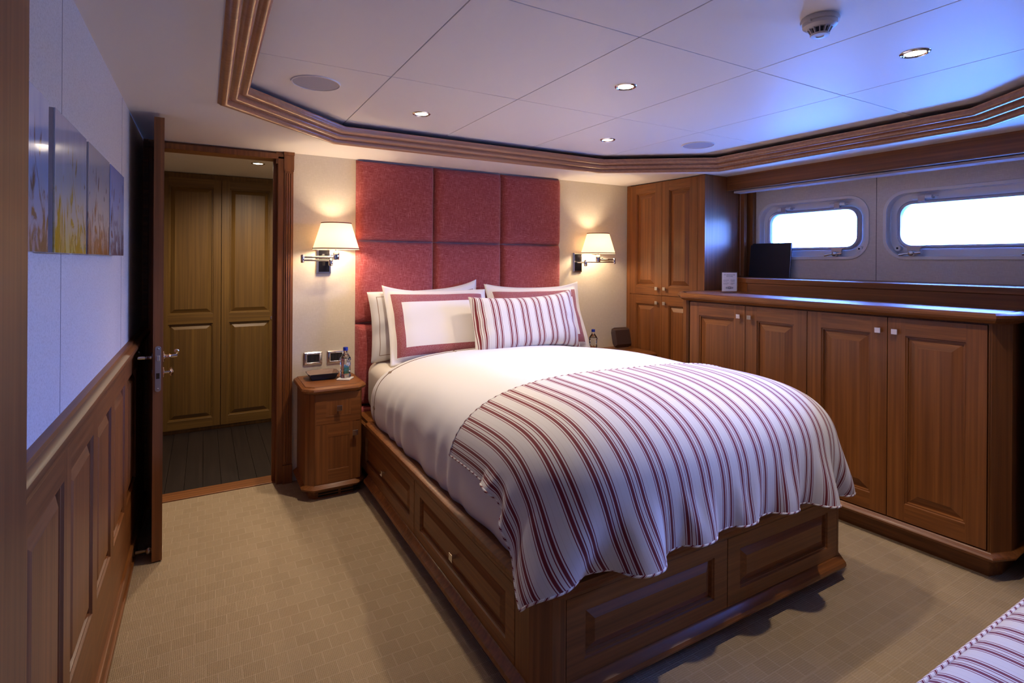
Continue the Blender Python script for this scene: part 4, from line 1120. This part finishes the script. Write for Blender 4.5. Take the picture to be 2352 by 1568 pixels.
# long low cabinet under the portholes
cA = Vector((2.915, 2.600, 0)); cB = Vector((3.015, 1.000, 0)); du2 = (cB-cA).normalized(); nn2 = Vector((du2.y, -du2.x, 0))
if nn2.x > 0: nn2 = -nn2
LC = (cB-cA).length
FC = frame(tuple(cA), tuple(du2), (0, 0, 1), tuple(nn2))
def cpoly(d):   # plan outline grown by d: back-left, chamfer, front, chamfer, back-right
    P = [(-.165, -.42), (-.165, -.14), (-.030, -.0), (LC+.010, .0), (LC+.055, -.100), (LC+.055, -.30)]
    out = []
    P2 = [(-.165-d, -.42), (-.165-d, -.14+d*.4), (-.030-d*.4, d), (LC+.010+d*.4, d), (LC+.055+d*.8, -.100+d*.4), (LC+.055+d*.8, -.30)]
    return [FC(a, 0, b)[:2] for a, b in P2]
sb = thing('sideboard', (3.15, 1.8, 0), 'long low cherry wood cabinet with four panelled doors under the portholes', 'cabinet')
m = MB(); m.prism(cpoly(-.021), .10, 1.135)
m.fbox(FC, -.030, -.003, .10, 1.14, -.025, 0); m.fbox(FC, LC-.001, LC+.010, .10, 1.14, -.03, 0)
m.prism([FC(a, 0, b)[:2] for a, b in ((LC+.0, 0), (LC+.010, 0), (LC+.055, -.100), (LC+.055, -.30), (LC+.0, -.30))], .10, 1.14)
m.prism([FC(a, 0, b)[:2] for a, b in ((-.165, -.42), (-.165, -.14), (-.030, 0), (-.003, 0), (-.003, -.42))], .10, 1.14)
obj('carcass', m, WZ, sb, bev=.001)
m = MB(); m.prism(cpoly(-.045), 0, .115); obj('plinth', m, WY, sb)
m = MB(); pth = cpoly(0)
m.sweep(pth, [(-.02, .088), (.004, .088), (.016, .094), (.020, .104), (.014, .114), (.004, .120), (.0, .126), (-.02, .126)]); 
obj('base_moulding', m, WY, sb, smooth=35)
bounds = [0, .4175, .802, 1.203, LC-.003]
bounds = [(cA.y-y)/abs(du2.y) for y in (2.597, 2.178, 1.795, 1.395, 1.004)]
for k in range(4):
    u0, u1 = bounds[k]+.002, bounds[k+1]-.002; F = (lambda a, b, c, u0=u0: FC(a+u0, b+.132, c)); w_ = u1-u0
    kx = w_-.035 if k % 2 == 0 else .035
    cab_door('cabinet_door', F, w_, .997, sb, (kx, .93), (.075, .075, .085, .085), kmat=SATIN if k > 1 else CHROME, field=.040)
def cpoly2(d): return cpoly(d)
ct = MB()
top = [FC(a, 0, b)[:2] for a, b in ((-.172, -.42), (-.172, -.14), (-.032, .004), (LC+.012, .004), (LC+.060, -.100), (LC+.060, -.34))]
ct.prism(top + [(3.40, .98), (3.40, 2.46), (3.62, 2.77)] if False else top, 1.150, 1.188)
ct.prism([FC(-.172, 0, -.30)[:2], (3.30, 2.77), (3.72, 2.78), (3.72, .965), FC(LC+.060, 0, -.25)[:2]], 1.150, 1.1875)
ct.sweep(cpoly(.002), [(-.01, 1.136), (.012, 1.138), (.020, 1.142), (.024, 1.148), (.032, 1.154), (.036, 1.164), (.034, 1.176), (.024, 1.185), (.010, 1.188), (-.01, 1.188)])
cto = obj('countertop', ct, WY, sb, smooth=30)

# wifi card holder
cdx, cdy = 3.19, 2.49
ca = thing('card_holder', (cdx, cdy, 1.188), 'small clear acrylic stand with a printed white card on the counter', 'sign')
ang = math.radians(-28)
Fk = frame((cdx, cdy, 1.1885), (math.cos(ang), math.sin(ang), 0), (0, 0, 1), (math.sin(ang), -math.cos(ang), 0))
wk = .058
m = MB(); m.fbox(Fk, -wk, wk, .0, .150, -.0045, -.0015); m.fbox(Fk, -wk, wk, 0, .004, -.03, .03)
obj('acrylic_stand', m, GLASS, ca)
m = MB(); m.fbox(Fk, -.052, .052, .012, .142, -.001, .0012); cdo = obj('card', m, PAPER, ca)
Ft = lambda a, b, c: Fk(a, b, c+.0013)
text_obj('lettering', 'M/Y BREAKWATER', .0095, lambda a, b, c: Ft(a, b+.1235, c), INK, cdo, .0001)
text_obj('lettering', 'WIFI CODES', .0085, lambda a, b, c: Ft(a, b+.1135, c), INK, cdo, .0001)
for r_, (a, b) in enumerate((('Network Name:', 'BW-GUEST'), ('Access Key:', 'breakwater'), ('Network Name:', 'BW-DECK'), ('Access Key:', 'bwdeck'))):
    zz = .088 - r_*.0075 - (.006 if r_ > 1 else 0)
    text_obj('lettering', a, .0062, lambda x, y, c, zz=zz: Ft(x-.045, y+zz, c), INK, cdo, .0001, 'LEFT')
    text_obj('lettering', b, .0062, lambda x, y, c, zz=zz: Ft(x+.008, y+zz, c), INK, cdo, .0001, 'LEFT')
m = MB()
for sgn in (-1, 1):
    pts = []
    for k in range(25):
        t = k/24; a = -2.5+t*5.0
        pts.append(Ft(sgn*(-.004+.011*math.cos(a)), .036+.0068*math.sin(a)*(1 if True else -1), .0004+.0004*math.sin(a*2)*sgn))
    pts = [Ft(sgn*(-.026), .036+.004, .0004)] + pts[::-1] + [Ft(sgn*(-.026), .036-.004, .0004)]
    m.tube(pts, .0011, 6)
obj('knot_emblem', m, INK, cdo)
# navy folder standing against the window wall
fo = thing('folder', (3.75, 2.53, 1.29), 'large dark navy folder standing on the sill in front of the left porthole', 'folder')
Fo = frame((3.735, 2.735, 1.2905), (0, -1, 0), (.10, 0, .995), (-.995, 0, .10))
for nm, a, b, mt_, c0, c1, d_ in (('cover', 0, .335, NAVY, -.002, 0, 0), ('pages', .003, .332, PAPER, -.012, -.002, .003), ('cover', 0, .335, NAVY, -.014, -.012, 0)):
    m = MB(); m.fbox(Fo, a, b, d_, .262-d_, c0, c1); obj(nm, m, mt_, fo, bev=.0005)
m = MB(); m.fbox(Fo, -.002, .0, 0, .262, -.014, 0); obj('spine', m, NAVY, fo)

# ================================================================== STOOL / BENCH in the lower right corner
be = thing('bench', (1.7, .33, 0), 'bench with red and white striped seat cushion in the lower right corner', 'bench')
def bench_surface():
    x0, x1, y0, y1, z0, z1 = 1.02, 2.46, .06, .588, .36, .452
    Nx, Ny = 70, 40; g1 = np.linspace(-1, 1, Nx); g2 = np.linspace(-1, 1, Ny)
    U, V = np.meshgrid(g1, g2, indexing='ij'); X = (x0+x1)/2+U*(x1-x0)/2; Y = (y0+y1)/2+V*(y1-y0)/2
    Z = z1-.012+.040*((1-U**6)*(1-V**6))**.5 + .003*smooth_noise(X, Y, 3, 9)
    UVb = np.stack([X, Y], -1); m = MB(); m.grid(np.stack([X, Y, Z], -1), UV=UVb)
    n = 64
    rim = [(x0, y0), (x1, y0), (x1, y1), (x0, y1)]
    for k in range(4):
        a, b = rim[k], rim[(k+1) % 4]
        u0 = a[0] if k % 2 == 0 else 0; u1 = b[0] if k % 2 == 0 else 0
        m.add([(a[0], a[1], z0), (b[0], b[1], z0), (b[0], b[1], z1-.012), (a[0], a[1], z1-.012)], [(0, 1, 2, 3)], 0, [(u0, 0), (u1, 0), (u1, .1), (u0, .1)])
    m.add([(x0, y0, z0), (x1, y0, z0), (x1, y1, z0), (x0, y1, z0)], [(3, 2, 1, 0)], 0, [(0, 0)]*4)
    o = obj('seat_cushion', m, STRIPE, be, smooth=40, recalc=True)
    for zz in (z1-.012, z0+.004):
        r_ = .02; pts = []
        for cx_, cy_, a0 in ((x1-r_, y1-r_, 0), (x0+r_, y1-r_, 90), (x0+r_, y0+r_, 180), (x1-r_, y0+r_, 270)):
            for k in range(6): a = math.radians(a0+18*k); pts.append((cx_+(r_+.003)*math.cos(a), cy_+(r_+.003)*math.sin(a), zz))
        full = []
        for k in range(len(pts)):
            a, b = Vector(pts[k]), Vector(pts[(k+1) % len(pts)]); n_ = max(1, int((b-a).length/.012))
            full += [tuple(a.lerp(b, t/n_)) for t in range(n_)]
        m = MB(); m.tube(full, .0065, 10, closed=True); obj('piping', m, PIPE, o, smooth=180)
bench_surface()
m = MB(); m.box(1.04, 2.44, .08, .57, .10, .358); obj('frame', m, WX, be, bev=.004)
for x in (1.07, 2.41):
    for y in (.11, .54):
        m = MB(); m.lathe((x, y, 0), [(.018, 0), (.024, .02), (.028, .10)], 16); obj('leg', m, WZ, be, smooth=50)

# ================================================================== PAINTINGS on the left wall
def paint(name, stops, seed, acc):
    m, nt, b = newmat(name); t = node(nt, 'ShaderNodeTexCoord')
    mp = node(nt, 'ShaderNodeMapping'); mp.inputs['Scale'].default_value = (1, 22, 5); mp.inputs['Location'].default_value = (0, seed*3.1, seed); nt.links.new(t.outputs['Object'], mp.inputs[0])
    n = node(nt, 'ShaderNodeTexNoise'); n.inputs['Scale'].default_value = 1; n.inputs['Detail'].default_value = 6; n.inputs['Distortion'].default_value = .8; nt.links.new(mp.outputs[0], n.inputs['Vector'])
    sp = node(nt, 'ShaderNodeSeparateXYZ'); nt.links.new(t.outputs['Object'], sp.inputs[0])
    a = node(nt, 'ShaderNodeMath', operation='MULTIPLY_ADD'); a.inputs[1].default_value = 3.0; a.inputs[2].default_value = .0; nt.links.new(sp.outputs['Z'], a.inputs[0])
    s = node(nt, 'ShaderNodeMath', operation='MULTIPLY_ADD'); s.inputs[1].default_value = .7; nt.links.new(n.outputs[0], s.inputs[0]); nt.links.new(a.outputs[0], s.inputs[2])
    s2 = node(nt, 'ShaderNodeMath', operation='SUBTRACT'); s2.inputs[1].default_value = .0; nt.links.new(s.outputs[0], s2.inputs[0])
    s3 = node(nt, 'ShaderNodeMath', operation='ADD'); s3.inputs[1].default_value = .15; nt.links.new(s2.outputs[0], s3.inputs[0])
    r = ramp(nt, stops); nt.links.new(s3.outputs[0], r.inputs[0])
    mp2 = node(nt, 'ShaderNodeMapping'); mp2.inputs['Scale'].default_value = (1, 15, 7); mp2.inputs['Location'].default_value = (0, seed, 0); nt.links.new(t.outputs['Object'], mp2.inputs[0])
    n2 = node(nt, 'ShaderNodeTexNoise'); n2.inputs['Scale'].default_value = 1; n2.inputs['Detail'].default_value = 5; n2.inputs['Distortion'].default_value = 2; nt.links.new(mp2.outputs[0], n2.inputs['Vector'])
    zf = node(nt, 'ShaderNodeMath', operation='MULTIPLY_ADD'); zf.inputs[1].default_value = -1.1; nt.links.new(sp.outputs['Z'], zf.inputs[0]); nt.links.new(n2.outputs[0], zf.inputs[2])
    r2_ = ramp(nt, [(.55, (0, 0, 0, 1)), (.68, (1, 1, 1, 1))]); nt.links.new(zf.outputs[0], r2_.inputs[0])
    mx = node(nt, 'ShaderNodeMix', data_type='RGBA'); nt.links.new(r2_.outputs[0], mx.inputs['Factor']); nt.links.new(r.outputs[0], mx.inputs['A']); mx.inputs['B'].default_value = lin(acc)
    nt.links.new(mx.outputs['Result'], b.inputs['Base Color'])
    b.inputs['Roughness'].default_value = .12; b.inputs['Coat Weight'].default_value = .2
    return m
PA = [((1.03, 1.366), ((0, (176, 150, 136)), (.35, (160, 162, 172)), (.6, (150, 164, 196)), (.95, (196, 202, 218))), (120, 90, 60), 'abstract blue glossy painting panel, nearest the post, leftmost of the four'),
      ((1.42, 1.755), ((0, (196, 180, 100)), (.35, (182, 174, 156)), (.6, (176, 174, 178)), (.95, (190, 188, 198))), (176, 140, 20), 'abstract glossy painting panel with yellow blooms, second from the post'),
      ((1.788, 2.142), ((0, (180, 140, 106)), (.35, (196, 182, 162)), (.6, (192, 182, 174)), (.95, (184, 180, 186))), (140, 70, 30), 'abstract glossy painting panel with rust-brown branches, third from the post'),
      ((2.172, 2.50), ((0, (206, 198, 182)), (.35, (200, 192, 190)), (.6, (178, 184, 214)), (.95, (166, 174, 214))), (120, 90, 90), 'abstract pale blue glossy painting panel, nearest the open door')]
for k, ((y0, y1), st, acc, lab) in enumerate(PA):
    t = thing('painting', (XL, (y0+y1)/2, 1.412), lab, 'painting', 'row of four glossy painting panels on the left wall')
    m = MB(); m.box(XL+.003, XL+.030, y0, y1, 1.412, 1.710); obj('canvas_box', m, plain('pale_edge_%d' % k, (176, 166, 166), .3), t, bev=.001)
    m = MB(); m.box(XL+.030, XL+.0335, y0, y1, 1.412, 1.710); obj('painted_face', m, paint('abstract_paint_%d' % k, [(p, lin(c)) for p, c in st], k+1, acc), t, bev=.0008)

# ================================================================== OPEN DOOR, HANDLE, STOP
dr = thing('door_1', (-.183, 2.955, 0)); dr['kind'] = 'structure'
DX0, DX1, DY0, DY1 = -.203, -.163, 2.955, YW-.006
m = MB(); m.box(DX0+.004, DX1-.004, DY0, DY1, .006, 2.055)
F = frame((DX1, DY0, .006), (0, 1, 0), (0, 0, 1), (1, 0, 0))
panel_mb(F, DY1-DY0, .90, t=.004, mb=m, frs=(.11, .11, .13, .06), field=.04)
F = frame((DX1, DY0, .906), (0, 1, 0), (0, 0, 1), (1, 0, 0)); panel_mb(F, DY1-DY0, 1.149, t=.004, mb=m, frs=(.11, .11, .08, .11), field=.04)
F = frame((DX0, DY1, .006), (0, -1, 0), (0, 0, 1), (-1, 0, 0)); panel_mb(F, DY1-DY0, .90, t=.004, mb=m, frs=(.11, .11, .13, .06), field=.04)
F = frame((DX0, DY1, .906), (0, -1, 0), (0, 0, 1), (-1, 0, 0)); panel_mb(F, DY1-DY0, 1.149, t=.004, mb=m, frs=(.11, .11, .08, .11), field=.04)
obj('door_leaf', m, [WZ, WZ], dr, recalc=False)
m = MB(); xc = (DX0+DX1)/2; n = 10
pts = [(xc-.0115+.0115*(1-math.cos(PI*k/n)), .987+.0115*math.sin(PI*k/n)) for k in range(n+1)][::-1] + [(xc-.0115+.0115*(1-math.cos(PI*k/n)), .799-.0115*math.sin(PI*k/n)) for k in range(n+1)]
m.add([(x, DY0-.0025, z) for x, z in pts]+[(x, DY0+.001, z) for x, z in pts], [list(range(len(pts))), list(range(len(pts), 2*len(pts)))[::-1]]+[(i, (i+1) % len(pts), len(pts)+(i+1) % len(pts), len(pts)+i) for i in range(len(pts))])
lp = obj('lock_plate', m, SATIN, dr, bev=.0006)
m = MB(); m.box(xc-.007, xc+.007, DY0-.010, DY0, .930, .956); obj('latch_bolt', m, CHROME, lp, bev=.002)
m = MB(); m.box(xc-.007, xc+.007, DY0-.004, DY0, .848, .874); obj('dead_bolt', m, plain('lock_recess', (90, 80, 64), .4, 1), lp, bev=.001)
m = MB()
for z in (.985, .801): m.lathe((xc, DY0-.0025, z), [(.0001, -.0015), (.004, -.0012), (.005, 0)], 12, 'y')
obj('screw', m, CHROME, lp)
for sg, X0 in ((1, DX1), (-1, DX0)):
    m = MB(); yh = DY0+.055
    m.lathe((X0, yh, .940), [(.0001, 0), (.024, 0), (.025, .004*sg), (.020, .008*sg), (.0001, .008*sg)], 24, 'x')
    m.lathe((X0, yh, .940), [(.009, .006*sg), (.009, .022*sg), (.012, .026*sg), (.009, .03*sg)], 16, 'x')
    m.tube([(X0+sg*.026, yh, .940), (X0+sg*.052, yh-.004, .942), (X0+sg*.058, yh+.03, .946), (X0+sg*.058, yh+.10, .948)] , [.008, .009, .0085, .0075], 12)
    m.lathe((X0+sg*.058, yh+.10, .948), [(.0001, -.012), (.010, -.006), (.010, .006), (.0001, .012)], 12, 'y')
    obj('door_handle', m, CHROME, dr, smooth=50)
    m = MB(); m.lathe((X0, yh, .866), [(.0001, 0), (.022, 0), (.023, .004*sg), (.017, .008*sg), (.0001, .008*sg)], 24, 'x')
    if sg > 0:
        m.tube([(X0, yh, .866), (X0+.028, yh, .866)], .006, 10)
        m.lathe((X0+.034, yh, .866), [(.0001, -.010), (.012, -.008), (.022, 0), (.012, .008), (.0001, .010)], 20, 'x')
    obj('thumb_turn', m, CHROME, dr, smooth=50)
dr.rotation_euler = (0, 0, math.radians(4.2))
ds = thing('door_stop', (XL+.02, 2.99, .045), 'aged brass door stop with chrome cup on the skirting behind the open door', 'door stop')
m = MB(); m.lathe((XL+.022, 3.0, .045), [(.0001, .0), (.018, 0), (.018, .004), (.009, .010), (.007, .05), (.007, .055)], 20, 'x'); obj('stem', m, BRASS, ds, smooth=50)
m = MB(); m.lathe((XL+.022, 3.0, .045), [(.007, .048), (.013, .050), (.018, .058), (.018, .066), (.014, .070), (.014, .075), (.0001, .075)], 20, 'x'); obj('cup', m, SATIN, ds, smooth=50)
